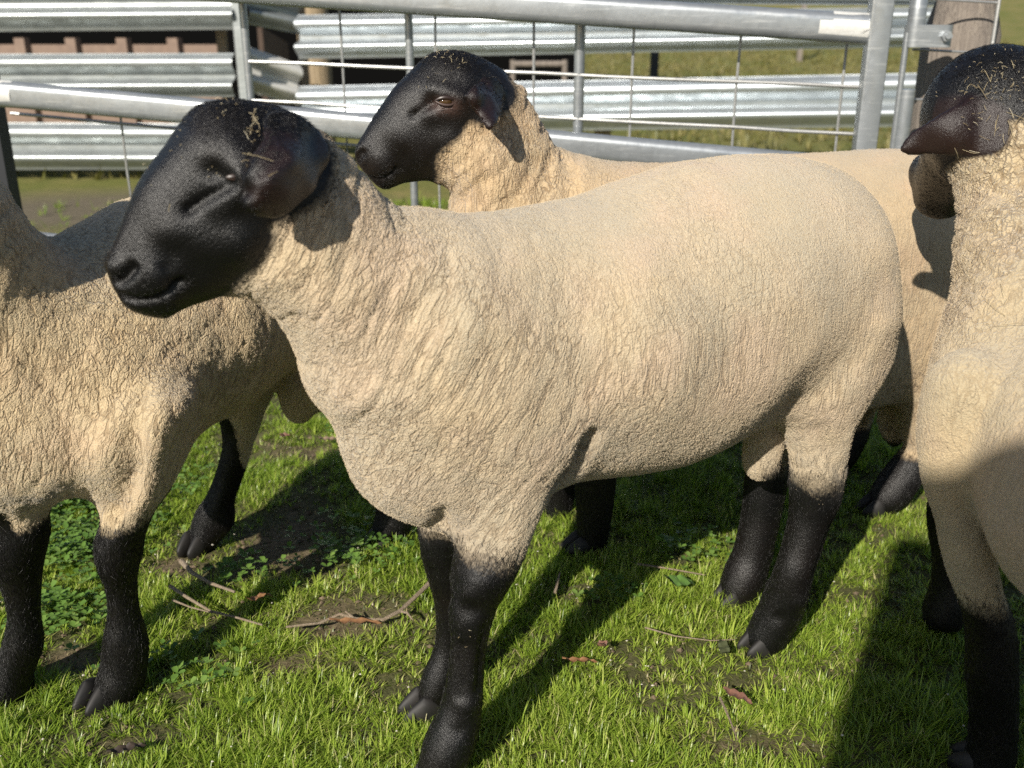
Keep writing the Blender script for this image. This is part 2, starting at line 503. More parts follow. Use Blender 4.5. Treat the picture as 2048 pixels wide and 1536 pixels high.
def hair(name, V, F, N, wgt, count, length, comb, lift, radius, mat, parent, seed=1, pts=4, curl=0.0, jitter=.35):
    g = np.random.default_rng(seed)
    A = V[F[:, 0]]; nrm = np.cross(V[F[:, 2]] - A, V[F[:, 3]] - V[F[:, 1]])
    area = np.linalg.norm(nrm, axis=1) * .5 * wgt[F].mean(1)
    cs = np.cumsum(area); f = F[np.searchsorted(cs, g.random(count) * cs[-1]).clip(0, len(F) - 1)]
    u, v = g.random(count)[:, None], g.random(count)[:, None]
    P = (V[f[:, 0]] * (1 - u) + V[f[:, 1]] * u) * (1 - v) + (V[f[:, 3]] * (1 - u) + V[f[:, 2]] * u) * v
    n = N[f[:, 0]]; c = comb(P, n)
    c = c - n * (c * n).sum(1, keepdims=True)
    c /= np.linalg.norm(c, axis=1, keepdims=True) + 1e-9
    j = g.normal(0, 1, (count, 3)); j -= n * (j * n).sum(1, keepdims=True)
    d = c + jitter * j
    L = length * (.6 + .7 * g.random(count))[:, None]
    out = np.zeros((count, pts, 3), np.float32)
    ph = g.random(count)[:, None] * 6.28
    for k in range(pts):
        t = k / (pts - 1)
        q = P - n * .0008 + n * (L * lift * (t - .35 * t * t)) + d * L * (t * (1 - lift * .5))
        if curl: q = q + j * (np.sin(ph + 5.5 * t) * curl * t) + np.cross(n, j) * (np.cos(ph + 5.5 * t) * curl * t)
        out[:, k] = q
    return hair_obj(name, out, radius, mat, parent)
def hair_obj(name, pts, radius, mat, parent):
    n, k, _ = pts.shape
    cu = bpy.data.hair_curves.new(name)
    cu.add_curves([k] * n)
    cu.attributes['position'].data.foreach_set('vector', np.ascontiguousarray(pts, np.float32).ravel())
    ra = cu.attributes.get('radius') or cu.attributes.new('radius', 'FLOAT', 'POINT')
    prof = radius * np.array([1.0 - .75 * (i / (k - 1)) ** 1.5 for i in range(k)], np.float32)
    ra.data.foreach_set('value', np.tile(prof, n))
    cu.materials.append(mat)
    o = bpy.data.objects.new(name, cu); COL.objects.link(o); o.parent = parent
    return o

def finish_sheep(root, fr, V, F, A, mat, base=(0, 0)):
    N = normals(V, F)
    Wv = fr.world(V)
    me = np_mesh('sheep_body', Wv, F[:, ::1], True, A)
    body = link('body', me, root, mat)
    return body, Wv, fr.wdir(N)

VOX = 0.0045

# ================================================================= metals, timber, ground materials
def galv(name, base=(.62, .64, .65), rough=.42, metal=.75, spangle=70, dull=.3, bumpy=True):
    t = NT(name); oc = t.coord()
    v = t.voro(oc, spangle, 'F1', 'Color')
    bw = t.node('ShaderNodeRGBToBW'); t.put(bw, 0, v)
    n = t.noise(oc, 9, 5, .65)
    st = t.noise(t.mapping(oc, (3, 3, 40)), 3, 3, .6)
    c = t.mix(t.rng(bw.outputs[0], .2, .8, 0, .35), base, tuple(k * .72 for k in base))
    c = t.mix(t.rng(n, .5, .75, 0, dull + .3), c, tuple(k * .55 for k in base))
    c = t.mix(t.rng(st, .55, .75, 0, .3), c, (.78, .79, .78))
    t.set(Base_Color=c, Metallic=metal)
    t.set(Roughness=t.rng(n, .3, .7, rough - .08, rough + .14))
    if bumpy: t.bump(t.noise(oc, 60, 4, .7), .25, .001)
    return t.m
M_GALV = galv('galvanised_pipe', (.31, .33, .345), .30, .62, 90)
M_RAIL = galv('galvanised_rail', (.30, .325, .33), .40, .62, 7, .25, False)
M_RAIL_SUN = galv('sunlit_rail', (.40, .435, .46), .36, .72, 7, .15, False)  # same rail steel, its paler colour carries the stronger sun
M_WELD = galv('zinc_paint', (.52, .515, .49), .6, .25, 160, .1)
M_WIRE = galv('mesh_wire', (.36, .36, .35), .42, .6, 200)
_t = NT('dark_steel'); _t.set(Base_Color=(.018, .02, .024), Roughness=.5, Metallic=.3); M_DARK = _t.m
def timber(name, a, b, sc=1.0):
    t = NT(name); oc = t.coord()
    g = t.noise(t.mapping(oc, (26 * sc, 26 * sc, 1.6 * sc)), 3, 6, .7, dist=.5)
    f = t.noise(t.mapping(oc, (90 * sc, 90 * sc, 4 * sc)), 3, 4, .7)
    c = t.mix(t.rng(g, .34, .66), a, b)
    c = t.mix(t.rng(f, .56, .68, 0, .75), c, tuple(k * .25 for k in b))
    c = t.mix(t.rng(t.noise(oc, 7 * sc, 3), .5, .7, 0, .5), c, (.22, .185, .15))
    t.set(Base_Color=c, Roughness=.9)
    t.bump(t.math('ADD', f, g), .9, .004)
    return t.m
M_POST = timber('weathered_timber', (.21, .18, .15), (.125, .105, .09))
M_TAN = timber('tan_timber', (.30, .235, .15), (.22, .165, .10), .6)

def meta(o, label, cat, **k): return tag(o, label, cat, **k)

# ================================================================= steel gate behind the sheep
G = Frame(.86, 2.50, R(-6.5))
def gp(px, py, n=0.0):
    s, z = G.un(px, py, n); return Vector(G.world(np.array([[s, n, z]]))[0])
def gs(px, py, n=0.0): return G.un(px, py, n)[0]
def gv(s, n, z): return Vector(G.world(np.array([[s, n, z]]))[0])
gate = empty('metal_gate', tuple(gv(-1, 0, 0)))
meta(gate, 'galvanised steel yard gate of oval rails and wire mesh close behind the sheep', 'gate')
sL, sR = gs(-25, 190), gs(1742, 150)
def rail_line(a, b):
    (sa, za), (sb, zb) = G.un(*a), G.un(*b)
    k = (zb - za) / (sb - sa)
    return lambda s: za + k * (s - sa)
zt, zl = rail_line((0, -53), (1735, 58)), rail_line((0, 187), (1735, 345))
for nm, f in (('top_rail', zt), ('lower_rail', zl), ('bottom_rail', lambda s: zl(s) - .40)):
    m = MB(); ring = [(.0195 * math.sin(a), .0145 + .0195 * math.cos(a)) for a in [-math.pi / 2 + math.pi * k / 12 for k in range(13)]]
    ring = ring + [(-x, -z) for x, z in ring]; nr_ = len(ring)
    m.add([gv(sL + (sR - sL) * i / 8, x, f(sL + (sR - sL) * i / 8) + z) for i in range(9) for x, z in ring], [(i * nr_ + k, i * nr_ + (k + 1) % nr_, (i + 1) * nr_ + (k + 1) % nr_, (i + 1) * nr_ + k) for i in range(8) for k in range(nr_)] + [tuple(range(nr_)), tuple(8 * nr_ + k for k in range(nr_))[::-1]])
    o = m.build(nm, M_GALV, gate, True)
    if nm == 'top_rail':
        m = MB()
        for i in range(2): m.tube([gv(sR - .135 + .03 * i, 0, f(sR - .12)), gv(sR - .02, 0, f(sR - .02))], [.0342 + .0005 * i, .0352], 20, True, .64, 1.0)
        m.build('weld_patch', M_WELD, o, True)
    elif nm == 'lower_rail':
        m = MB(); m.tube([gv(sL + .01, 0, f(sL + .01)), gv(sL + .075, 0, f(sL + .07))], [.036, .0345], 20, True, .64, 1.0); m.build('weld_patch', M_WELD, o, True)
def sq_post(s, w, z0, z1, name):
    m = MB(); b = .006; h = w / 2
    ring = [(-h + b, -h), (h - b, -h), (h - b * .3, -h + b * .3), (h, -h + b), (h, h - b), (h - b * .3, h - b * .3), (h - b, h), (-h + b, h), (-h + b * .3, h - b * .3), (-h, h - b), (-h, -h + b), (-h + b * .3, -h + b * .3)]
    V = [gv(s + x, y, z) for z in (z0, z1) for x, y in ring]; n = len(ring)
    m.add(V, [(i, (i + 1) % n, n + (i + 1) % n, n + i) for i in range(n)] + [tuple(range(n))[::-1], tuple(range(n, 2 * n))])
    return m.build(name, M_GALV, gate, True, 30)
sq_post(sR + .004, .051, .03, 1.22, 'end_post')
for px in (466, 803, 1155): 
    s = gs(px, 120)
    m = MB(); r = .0135 if px > 900 else .0105
    m.tube([gv(s, .100, zl(s) - .38), gv(s, .100, zt(s))], r, 14); m.build('stay', M_GALV, gate, True)
m = MB(); mh = MB(); mls = []
for px in (194, 400, 665, 860, 1060, 1265, 1485, 1703):
    s = gs(px, 150)
    g_ = random.uniform(-.004, .004)
    if px <= 466: mls.append(MB())
    (m if px > 466 else mls[-1]).tube([gv(s, .096, zl(s) - .40), gv(s + g_, .096, .5 * (zl(s) + zt(s)) if px > 466 else zl(s) - .2), gv(s, .096, (zt(s) if px > 466 else zl(s)) + .01)], .0036, 7)
for a, b in (((473, 125), (1706, 178)), ((473, 206), (1698, 275))):
    f = rail_line(a, b); s0 = gs(473, 130)
    mh.tube([gv(s0 + (sR - s0) * i / 10, .091, f(s0 + (sR - s0) * i / 10) + random.uniform(-.0015, .0015)) for i in range(11)], .0046, 8)
for off in (.062,):
    mh.tube([gv(sL + (sR - sL) * i / 10, .091, zl(sL + (sR - sL) * i / 10) - off + random.uniform(-.0015, .0015)) for i in range(11)], .0046, 8)
w1 = m.build('wire_mesh', M_WIRE, gate, True)
for k in mls: k.build('lower_wire', M_WIRE, w1, True)
mh.build('cross_wire', M_WIRE, w1, True)

# dark post at the left edge
p = gnd(9, 330); s = gs(-42, 120, .10)
m = MB(); m.box(gv(s, .13, .60), (.036, .05, 1.2), (Vector(G.u), Vector(G.v), Vector((0, 0, 1))))
meta(m.build('steel_post', M_DARK), 'dark steel post at the left edge behind the gate', 'post')

# hinge pipe, clamp, timber post, wire panel at the right
pipe = empty('gate_post', (0, 0, 0)); c = gv(gs(1823, 150), .02, 0); pipe.location = c
meta(pipe, 'round galvanised gate post pipe with a clamp beside the timber post', 'post')
m = MB(); m.tube([c, c + Vector((0, 0, .78))], .0190, 22); m.build('pipe', M_GALV, pipe, True)
ztop = G.un(1840, 47, .02)[1]
m = MB(); m.tube([c + Vector((0, 0, ztop - .004)), c + Vector((0, 0, ztop + .05)), c + Vector((0, 0, ztop + .056)), c + Vector((0, 0, 1.3))], [.0205, .0205, .0190, .0190], 22); m.build('sleeve', M_GALV, pipe, True)
m = MB(); m.tube([c + Vector((-.020, -.006, 0)), c + Vector((-.020, -.006, ztop - .02))], .0075, 10); m.build('latch_rod', M_GALV, pipe, True)
def stadium(c, r, L, h, name, mat, par):
    m = MB(); ring = []
    for k in range(13): a = math.pi / 2 + math.pi * k / 12; ring.append((math.cos(a) * r, math.sin(a) * r))
    for k in range(13): a = -math.pi / 2 + math.pi * k / 12; ring.append((L + math.cos(a) * r * .72, math.sin(a) * r * .72 - .004))
    n = len(ring); V = [c + Vector(G.u) * x + Vector(G.v) * y + Vector((0, 0, z)) for z in (-h / 2, h / 2) for x, y in ring]
    m.add(V, [(i, (i + 1) % n, n + (i + 1) % n, n + i) for i in range(n)] + [tuple(range(n))[::-1], tuple(range(n, 2 * n))])
    return m.build(name, mat, par, True, 35)
zc = G.un(1850, 72, .02)[1]
cl = stadium(c + Vector((0, 0, zc)), .0245, .066, .050, 'clamp', M_GALV, pipe)
m = MB(); q = c + Vector(G.u) * .066 + Vector((0, 0, zc)) - Vector(G.v) * .028
m.tube([q + Vector(G.v) * .01, q - Vector(G.v) * .006], .0125, 6); m.tube([q - Vector(G.v) * .006, q - Vector(G.v) * .014], .006, 10)
m.build('bolt', M_GALV, cl, True, 30)
tp = at(1918, 110, 2.69)
m = MB(); m.tube([(tp[0], tp[1], -.05), (tp[0] + .002, tp[1], .4), (tp[0] - .002, tp[1], .9), (tp[0], tp[1], 1.6)], [.098, .095, .093, .092], 40)
meta(m.build('timber_post', M_POST, None, True), 'weathered round timber post at the right behind the gate', 'post')
wp = empty('wire_panel', (tp[0], 2.66, 0)); meta(wp, 'wire mesh panel hung across the front of the timber post', 'wire panel')
s0, s1 = c.x + .008, at(1990, 60, 2.55)[0]
m = MB()
for z in [at(1920, 102, 2.55)[2] + .115 * k for k in range(-6, 4)]: m.tube([(s0, 2.53, z + .004), (s0 + .05, 2.545, z + .002), (s1, 2.555, z - .006)], .0030, 7)
h_ = m.build('cross_wire', M_WIRE, wp, True)
m = MB(); m.tube([(s1, 2.552, .02), (s1, 2.552, 1.4)], .0045, 8); m.build('edge_wire', M_WIRE, wp, True)

# ================================================================= guard rail fences further back
W_PROF = [(.052, .500), (.048, .47), (.030, .44), (.006, .375), (0, .33), (0, .26), (.008, .21), (.070, .085), (.082, .05), (.082, -.05), (.070, -.085), (.008, -.16), (0, -.20), (0, -.24), (.012, -.29), (.060, -.42), (.072, -.46), (.074, -.500)]
def wbeam(name, x0, t0, b0, y0, x1, t1, b1, y1, par, segs=6, mat=None, bend=0.0):
    A, B = at(x0, t0, y0), at(x0, b0, y0); C_, D_ = at(x1, t1, y1), at(x1, b1, y1)
    V = []; n = len(W_PROF)
    dirv = Vector(C_ - A).normalized(); nb = Vector((0, 0, 1)).cross(dirv).normalized()     # points behind
    for sgn in (0, .004):
        for i in range(segs + 1):
            k = i / segs
            for d, h in W_PROF:
                a = A * (.5 + h) + B * (.5 - h); b = C_ * (.5 + h) + D_ * (.5 - h)
                V.append(Vector(a * (1 - k) + b * k) + nb * (d + sgn + bend * math.sin(k * 3.14)))
    F = []; off = (segs + 1) * n
    for i in range(segs):
        for j in range(n - 1):
            q = (i * n + j, (i + 1) * n + j, (i + 1) * n + j + 1, i * n + j + 1)
            F.append(q); F.append(tuple(off + k for k in q[::-1]))
        for j in (0, n - 1):
            F.append((i * n + j, (i + 1) * n + j, off + (i + 1) * n + j, off + i * n + j))
    for i in (0, segs):
        for j in range(n - 1): F.append((i * n + j, i * n + j + 1, off + i * n + j + 1, off + i * n + j))
    m = MB(); m.add(V, F)
    return m.build(name, mat or M_RAIL, par, True, 50)
def far_post(px, y, w, z1, mat, par=None, name='post', d=None, lab=None):
    p = at(px, 100, y); m = MB()
    m.box((p[0], y, z1 / 2 - .05), (w, d or w, z1 + .1))
    o = m.build(name, mat, par)
    if lab: meta(o, lab, 'post')
    return o
gl = empty('guard_rail_fence', (-2.5, 6.1, 0)); meta(gl, 'fence of dull corrugated steel guard rails at the left, in front of brown sheeting', 'fence')
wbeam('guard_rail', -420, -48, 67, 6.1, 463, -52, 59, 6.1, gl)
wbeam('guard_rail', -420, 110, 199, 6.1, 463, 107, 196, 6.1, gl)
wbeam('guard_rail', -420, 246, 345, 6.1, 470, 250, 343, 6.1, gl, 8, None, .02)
far_post(484, 6.17, .062, 1.6, M_RAIL, gl); far_post(446, 6.45, .055, 1.5, M_TAN, gl); far_post(-300, 6.3, .1, 1.5, M_TAN, gl)
gr = empty('guard_rail_fence', (1.0, 6.0, 0)); meta(gr, 'fence of bright sunlit corrugated guard rails in the middle, right of the brown sheeting', 'fence')
wbeam('guard_rail', 592, -72, 2, 6.35, 1990, -80, 12, 5.5, gr, 10, M_RAIL_SUN)
wbeam('guard_rail', 588, 30, 119, 6.35, 1990, 12, 92, 5.5, gr, 10, M_RAIL_SUN)
wbeam('guard_rail', 592, 174, 270, 6.35, 1990, 144, 254, 5.5, gr, 10, M_RAIL_SUN)
wbeam('end_rail', 500, -40, 48, 6.25, 606, -10, 68, 6.42, gr, 3)
wbeam('end_rail', 502, 93, 184, 6.25, 606, 130, 212, 6.42, gr, 3, M_WELD)
tpz = at(629, 100, 6.75)
m = MB(); m.tube([(tpz[0], 6.75, -.1), (tpz[0], 6.75, 1.9)], [.105, .10], 20); m.build('post', M_TAN, gr, True)
for px in (1930, 1210): far_post(px, 6.2 if px < 1500 else 5.8, .09, .5 if px < 1500 else 1.5, M_TAN, gr)

# ================================================================= shed, field posts, added shadow caster behind the camera
_t = NT('brown_sheet'); _n = _t.noise(_t.coord(), 14, 4)
_t.set(Base_Color=_t.mix(_t.rng(_n, .35, .65), (.19, .13, .095), (.15, .10, .075)), Roughness=.65); M_BROWN = _t.m
_t = NT('shed_shade'); _t.set(Base_Color=(.0025, .0025, .0025), Roughness=1.0); _t.b.inputs['Specular IOR Level'].default_value = .05; M_SHEDSHADE = _t.m  # near-black colour stands in for the unlit shade inside the shed
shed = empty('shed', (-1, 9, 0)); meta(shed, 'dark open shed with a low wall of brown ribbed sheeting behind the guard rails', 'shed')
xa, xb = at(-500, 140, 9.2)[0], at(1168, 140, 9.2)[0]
m = MB(); m.box(((xa + xb) / 2, 9.4, 1.3), (xb - xa, .2, 2.7)); m.build('wall', M_SHEDSHADE, shed)
m = MB(); m.box(((xa + xb) / 2, 10.4, 2.75), (xb - xa + .3, 2.6, .08)); m.build('roof', M_BROWN, shed)
m = MB(); x0, x1 = at(-480, 100, 8.4)[0], at(440, 100, 8.4)[0]; zt_ = at(200, 84, 8.4)[2]; per = .405
m.box(((x0 + x1) / 2, 8.44, zt_ / 2 - .03), (x1 - x0, .03, zt_ + .02))
ph = at(44, 100, 8.4)[0]
k = math.ceil((x0 - ph) / per)
while ph + k * per < x1 - .03:
    x = ph + k * per
    V = [(x - .062, 8.424, 0), (x - .04, 8.37, 0), (x + .04, 8.37, 0), (x + .062, 8.424, 0)]
    V = V + [(a, b, zt_ + .03) for a, b, _ in V]
    m.add(V, [(0, 1, 5, 4), (1, 2, 6, 5), (2, 3, 7, 6), (4, 5, 6, 7), (3, 0, 4, 7), (0, 3, 2, 1)]); k += 1
m.build('ribbed_sheet', M_BROWN, shed)
m = MB(); a, b = at(514, 55, 7.8), at(567, 86, 8.6)
m.add([(a[0], 7.8, 0), (b[0], 8.6, 0), (b[0], 8.6, b[2]), (a[0], 7.8, a[2]), (a[0] + .03, 7.83, 0), (b[0] + .03, 8.63, 0), (b[0] + .03, 8.63, b[2]), (a[0] + .03, 7.83, a[2])], [(0, 1, 2, 3), (7, 6, 5, 4), (3, 2, 6, 7), (0, 3, 7, 4), (1, 5, 6, 2)]); m.build('side_sheet', M_BROWN, shed)
fb = empty('feed_rack', tuple(at(1080, 130, 8.0) * np.array([1, 1, 0]))); meta(fb, 'small low grey rack before the dark shed, right of the head of the rear sheep', 'rack')
x0, x1 = at(1026, 128, 8)[0], at(1130, 128, 8)[0]; zr = at(1080, 128, 8)[2]
for x in (x0, x1): m = MB(); m.tube([(x, 8, 0), (x, 8, zr + .03)], .022, 10); m.build('leg', M_POST, fb, True)
m = MB(); m.tube([(x0, 8.0, zr), (x1, 8.0, zr)], .024, 10); m.build('rail', M_POST, fb, True)
for i, (px, y, wd, lab) in enumerate(((1310, 13, .10, 'dark fence post far off in the dry paddock beyond the bright rails'), (1600, 19, .08, 'thin grey fence post far off in the paddock near the gate end post'))):
    far_post(px, y, wd, 2.0 if i == 0 else 1.6, M_DARK if i == 0 else M_POST, None, 'field_post', None, lab)
m = MB(); xw0, xw1, yw, zw = -.90, -.12, -1.50, 2.25  # unseen panel, put in only to throw the shadow at lower right
V = []; F = []; n = 48
for j, z in enumerate((0, zw)):
    for i in range(n + 1): x = xw0 + (xw1 - xw0) * i / n; V.append((x, yw + .012 * math.sin(i * .78), z))
F = [(i, i + 1, n + 2 + i, n + 1 + i) for i in range(n)]
V += [(a, b - .03, c_) for a, b, c_ in V]; o_ = 2 * (n + 1); F += [tuple(o_ + k for k in q[::-1]) for q in F] + [(n + 1 + i, n + 2 + i, o_ + n + 2 + i, o_ + n + 1 + i) for i in range(n)] + [(0, n + 1, o_ + n + 1, o_), (n, o_ + n, o_ + 2 * n + 1, 2 * n + 1)]
m.add(V, F); meta(m.build('shadow_caster', M_RAIL, None, True), 'unseen corrugated panel behind the viewer, added to cast the shadow on the sheep at the right', 'shadow caster')

# ================================================================= ground
def bare(x, y):                                     # 0 lush .. 1 bare earth, from the worn places in the picture
    b = np.zeros_like(x)
    for px, py, rx, ry, a in ((600, 1060, .15, .16, .9), (430, 1230, .10, .07, .7), (700, 1240, .20, .07, .8), (560, 1330, .12, .045, .85), (250, 1490, .10, .035, .8), (1560, 1490, .16, .03, .75), (1330, 1290, .13, .05, .55), (1480, 1370, .10, .03, .6),
                            (1180, 1200, .05, .10, .55), (640, 890, .25, .10, .7), (1750, 1330, .06, .04, .5), (130, 1310, .08, .05, .8), (350, 1120, .10, .08, .5), (1700, 1080, .16, .12, .35), (1250, 1060, .12, .10, .5), (480, 1160, .10, .05, .6)):
        g = gnd(px, py); b = np.maximum(b, a * np.exp(-((x - g[0]) / rx) ** 2 - ((y - g[1]) / ry) ** 2))
    z = np.zeros_like(x)
    n = vnoise(np.stack([x / .16, y / .16, z], 1), 71) * .6 + vnoise(np.stack([x / .06, y / .06, z], 1), 72) * .4
    return np.clip(b + (n - .52) * 1.1, 0, 1)
def hill(x, y):
    return sstep(9, 40, y) * (y - 9) * .060 + .0 * x
def micro(x, y):
    z = np.zeros_like(x)
    return (vnoise(np.stack([x / .22, y / .22, z], 1), 81) - .5) * .022 + (vnoise(np.stack([x / .045, y / .045, z], 1), 82) - .5) * .010
xs = np.concatenate([np.linspace(-60, -3, 20), np.arange(-2.9, 2.9, .05), np.linspace(3, 60, 20)])
ys = np.concatenate([np.linspace(-8, -.5, 8), np.arange(-.4, 3.4, .03), np.linspace(3.5, 9, 30), np.linspace(10, 120, 40)])
X, Y = np.meshgrid(xs, ys, indexing='ij'); x, y = X.ravel(), Y.ravel()
fade = sstep(5, 3, np.abs(y)) * sstep(3.4, 2.6, np.abs(x))
Z = hill(x, y) + micro(x, y) * fade - .006
nx, ny = X.shape; I = np.arange(nx * ny).reshape(nx, ny)
F = np.stack([I[:-1, :-1], I[1:, :-1], I[1:, 1:], I[:-1, 1:]], -1).reshape(-1, 4)
sand = np.exp(-(((x + 1.9) / 1.5) ** 2 + ((y - 5.2) / .75) ** 2)) + np.exp(-(((x - 2.7) / 1.6) ** 2 + ((y - 10.5) / 1.2) ** 2)) * .8
far = sstep(2.6, 3.2, y)
lushf = sstep(0, .6, 1 - bare(x, y))
t = NT('pasture'); oc = t.coord()
soil = t.mix(t.rng(t.noise(oc, 40, 5, .7), .35, .65), (.085, .062, .038), (.19, .145, .092))
soil = t.mix(t.rng(t.noise(oc, 300, 3, .7), .6, .75, 0, .5), soil, (.32, .26, .18))
moss = t.mix(t.rng(t.noise(oc, 120, 4, .7), .3, .7), (.030, .042, .012), (.075, .085, .028))
near = t.mix(t.math('MULTIPLY', t.attr('lush'), .75), soil, moss)
fg = t.mix(t.rng(t.noise(t.mapping(oc, (1, .6, 1)), 1.2, 5, .7), .35, .65), (.115, .125, .030), (.20, .165, .065))
fg = t.mix(t.rng(t.noise(oc, 9, 4, .7), .4, .7, 0, .6), fg, (.075, .095, .022))
c = t.mix(t.attr('far'), near, fg)
c = t.mix(t.rng(t.attr('sand'), .3, .8), c, t.mix(t.noise(oc, 12, 4), (.15, .125, .09), (.09, .078, .05)))
t.set(Base_Color=c, Roughness=.95)
t.b.inputs['Specular IOR Level'].default_value = .15
t.bump(t.noise(oc, 140, 5, .7), .8, .006)
ground = link('ground', np_mesh('ground', np.stack([x, y, Z], 1), F, True, {'lush': lushf, 'far': far, 'sand': sand}), None, t.m)
tag(ground, kind='structure')

# ---- grass blades
def leaf_mat(name, cols, trans=.35, rough=.45):
    t = NT(name); k = t.attr('tint')
    r = t.node('ShaderNodeValToRGB'); el = r.color_ramp.elements
    for i, (pos, cc) in enumerate(cols):
        e = el[i] if i < 2 else el.new(pos)
        e.position = pos; e.color = (*cc, 1)
    t.put(r, 0, k)
    t.set(Base_Color=r.outputs[0], Roughness=rough)
    t.b.inputs['Specular IOR Level'].default_value = .35
    tr = t.node('ShaderNodeBsdfTranslucent'); t.put(tr, 0, t.mix(1.0, r.outputs[0], (1.1, 1.25, .5), 'MULTIPLY'))
    mx = t.node('ShaderNodeMixShader'); mx.inputs[0].default_value = trans
    t.l.new(t.b.outputs[0], mx.inputs[1]); t.l.new(tr.outputs[0], mx.inputs[2]); t.l.new(mx.outputs[0], t.out.inputs['Surface'])
    return t.m
M_GRASS = leaf_mat('grass_blade', [(0, (.095, .165, .020)), (.5, (.25, .345, .042)), (.8, (.41, .47, .095)), (1.0, (.48, .44, .22))], .42, .35)
def blades(name, P, az, L, tilt, wd, tint, mat, seg=4, droop=.5):
    n = len(P); V = np.zeros((n, seg + 1, 2, 3), np.float32)
    dx, dy = np.cos(az), np.sin(az)
    px_, py_ = -dy, dx
    h = np.zeros(n); v = np.zeros(n); a = tilt.copy()
    for i in range(seg + 1):
        k = i / seg
        ww = wd * (1 - k ** 1.8) * .5 + .00012
        for j, sg in enumerate((-1, 1)):
            V[:, i, j, 0] = P[:, 0] + dx * h + px_ * ww * sg
            V[:, i, j, 1] = P[:, 1] + dy * h + py_ * ww * sg
            V[:, i, j, 2] = P[:, 2] + v
        h = h + L / seg * np.sin(a); v = v + L / seg * np.cos(a); a = np.minimum(a + droop / seg * (1 + .5 * rng.random(n)), 1.75)
    F = []
    base = (np.arange(n) * (seg + 1) * 2)[:, None]
    for i in range(seg): F.append(base + np.array([[2 * i, 2 * i + 1, 2 * i + 3, 2 * i + 2]]))
    F = np.stack(F, 1).reshape(-1, 4)
    me = np_mesh(name, V.reshape(-1, 3), F, True, {'tint': np.repeat(tint, (seg + 1) * 2)})
    return link(name, me, None, mat)
def tufts(x0, x1, y0, y1, dens, nb, L0, wd, seed, keep):
    g = np.random.default_rng(seed)
    n = int((x1 - x0) * (y1 - y0) * dens)
    x, y = g.uniform(x0, x1, n), g.uniform(y0, y1, n)
    lu = 1 - bare(x, y)
    clump = vnoise(np.stack([x / .10, y / .10, 0 * x], 1), 91)
    m = g.random(n) < keep(x, y, lu, clump)
    x, y, lu, clump = x[m], y[m], lu[m], clump[m]
    size = (.55 + .75 * clump) * (.55 + .5 * lu)
    lean_az, lean = g.random(len(x)) * 6.28, g.random(len(x)) * .5
    k = np.repeat(np.arange(len(x)), g.integers(max(2, nb // 2), nb + nb // 2, len(x)))
    az = g.random(len(k)) * 6.28
    r = np.abs(g.normal(0, .009, len(k))) * size[k]
    P = np.stack([x[k] + r * np.cos(az), y[k] + r * np.sin(az), np.zeros(len(k))], 1)
    P[:, 2] = micro(P[:, 0], P[:, 1]) + hill(P[:, 0], P[:, 1]) - .007
    tilt = np.clip(g.normal(.72, .40, len(k)), .02, 1.5)
    ax = np.cos(az) * np.sin(tilt) + np.cos(lean_az[k]) * lean[k]; ay = np.sin(az) * np.sin(tilt) + np.sin(lean_az[k]) * lean[k]
    az2 = np.arctan2(ay, ax)
    L = L0 * size[k] * g.uniform(.5, 1.25, len(k))
    tint = np.clip(g.normal(.42, .17, len(k)) + .25 * (vnoise(np.stack([x / .3, y / .3, 0 * x], 1), 95)[k] - .5) + .18 * (1 - lu[k]) , 0, .95)
    tint = np.where(g.random(len(k)) < .035 + .10 * (1 - lu[k]), g.uniform(.9, 1, len(k)), tint)
    return P, az2, L, tilt, wd * g.uniform(.6, 1.2, len(k)), tint
T1 = tufts(-1.25, 1.3, .85, 2.3, 7600, 15, .0265, .0018, 1, lambda x, y, lu, c: np.clip(lu * 1.6 - .38, 0, 1) * (.45 + .75 * c))
tag(blades('grass', *T1[:6], M_GRASS), kind='stuff', label='lush short green grass around the hooves of the sheep')
T1b = tufts(-1.2, 1.25, .9, 2.25, 210, 34, .036, .0020, 8, lambda x, y, lu, c: np.clip(lu * 1.8 - .6, 0, 1))
tag(blades('grass_tuft', *T1b[:6], M_GRASS), kind='stuff', label='taller spiky tufts standing out of the short grass')
T2 = tufts(-2.4, 2.6, 2.3, 5.4, 700, 10, .055, .0035, 2, lambda x, y, lu, c: np.clip(.35 + .6 * c, 0, 1) * (1 - .75 * sstep(.3, .7, np.exp(-(((x + 1.9) / 1.5) ** 2 + ((y - 5.0) / .75) ** 2)))))
tag(blades('grass', *T2[:6], M_GRASS, 3), kind='stuff', label='grass between the gate and the guard rails')
M_DRY = leaf_mat('paddock_blade', [(0, (.12, .13, .03)), (.5, (.20, .18, .06)), (.8, (.28, .23, .10)), (1, (.36, .30, .15))], .25)
T3 = tufts(-3.5, 11, 6.2, 24, 60, 9, .12, .010, 3, lambda x, y, lu, c: np.where((x < xb + .3) & (y < 11.5) & (y > 7.5), 0, .5 + .5 * c))
tag(blades('paddock_grass', *T3[:6], M_DRY, 3), kind='stuff', label='dry olive grass of the paddock beyond the rails')
print('blades', len(T1[0]), len(T2[0]), len(T3[0]))
# moss and tiny weeds in the worn places
g = np.random.default_rng(77); n = 95000
x, y = g.uniform(-1.2, 1.25, n), g.uniform(.9, 2.2, n)
P = np.stack([x, y, micro(x, y) - .008], 1)
tag(blades('moss', P, g.random(n) * 6.28, g.uniform(.004, .014, n), g.uniform(.2, 1.5, n), g.uniform(.0012, .0032, n), np.clip(g.normal(.35, .3, n), 0, 1), leaf_mat('moss_leaf', [(0, (.05, .065, .015)), (.45, (.11, .13, .03)), (.75, (.20, .16, .07)), (1, (.30, .25, .15))], .2), 2, .9), kind='stuff', label='moss and dead stalks in the worn patches between the grass')
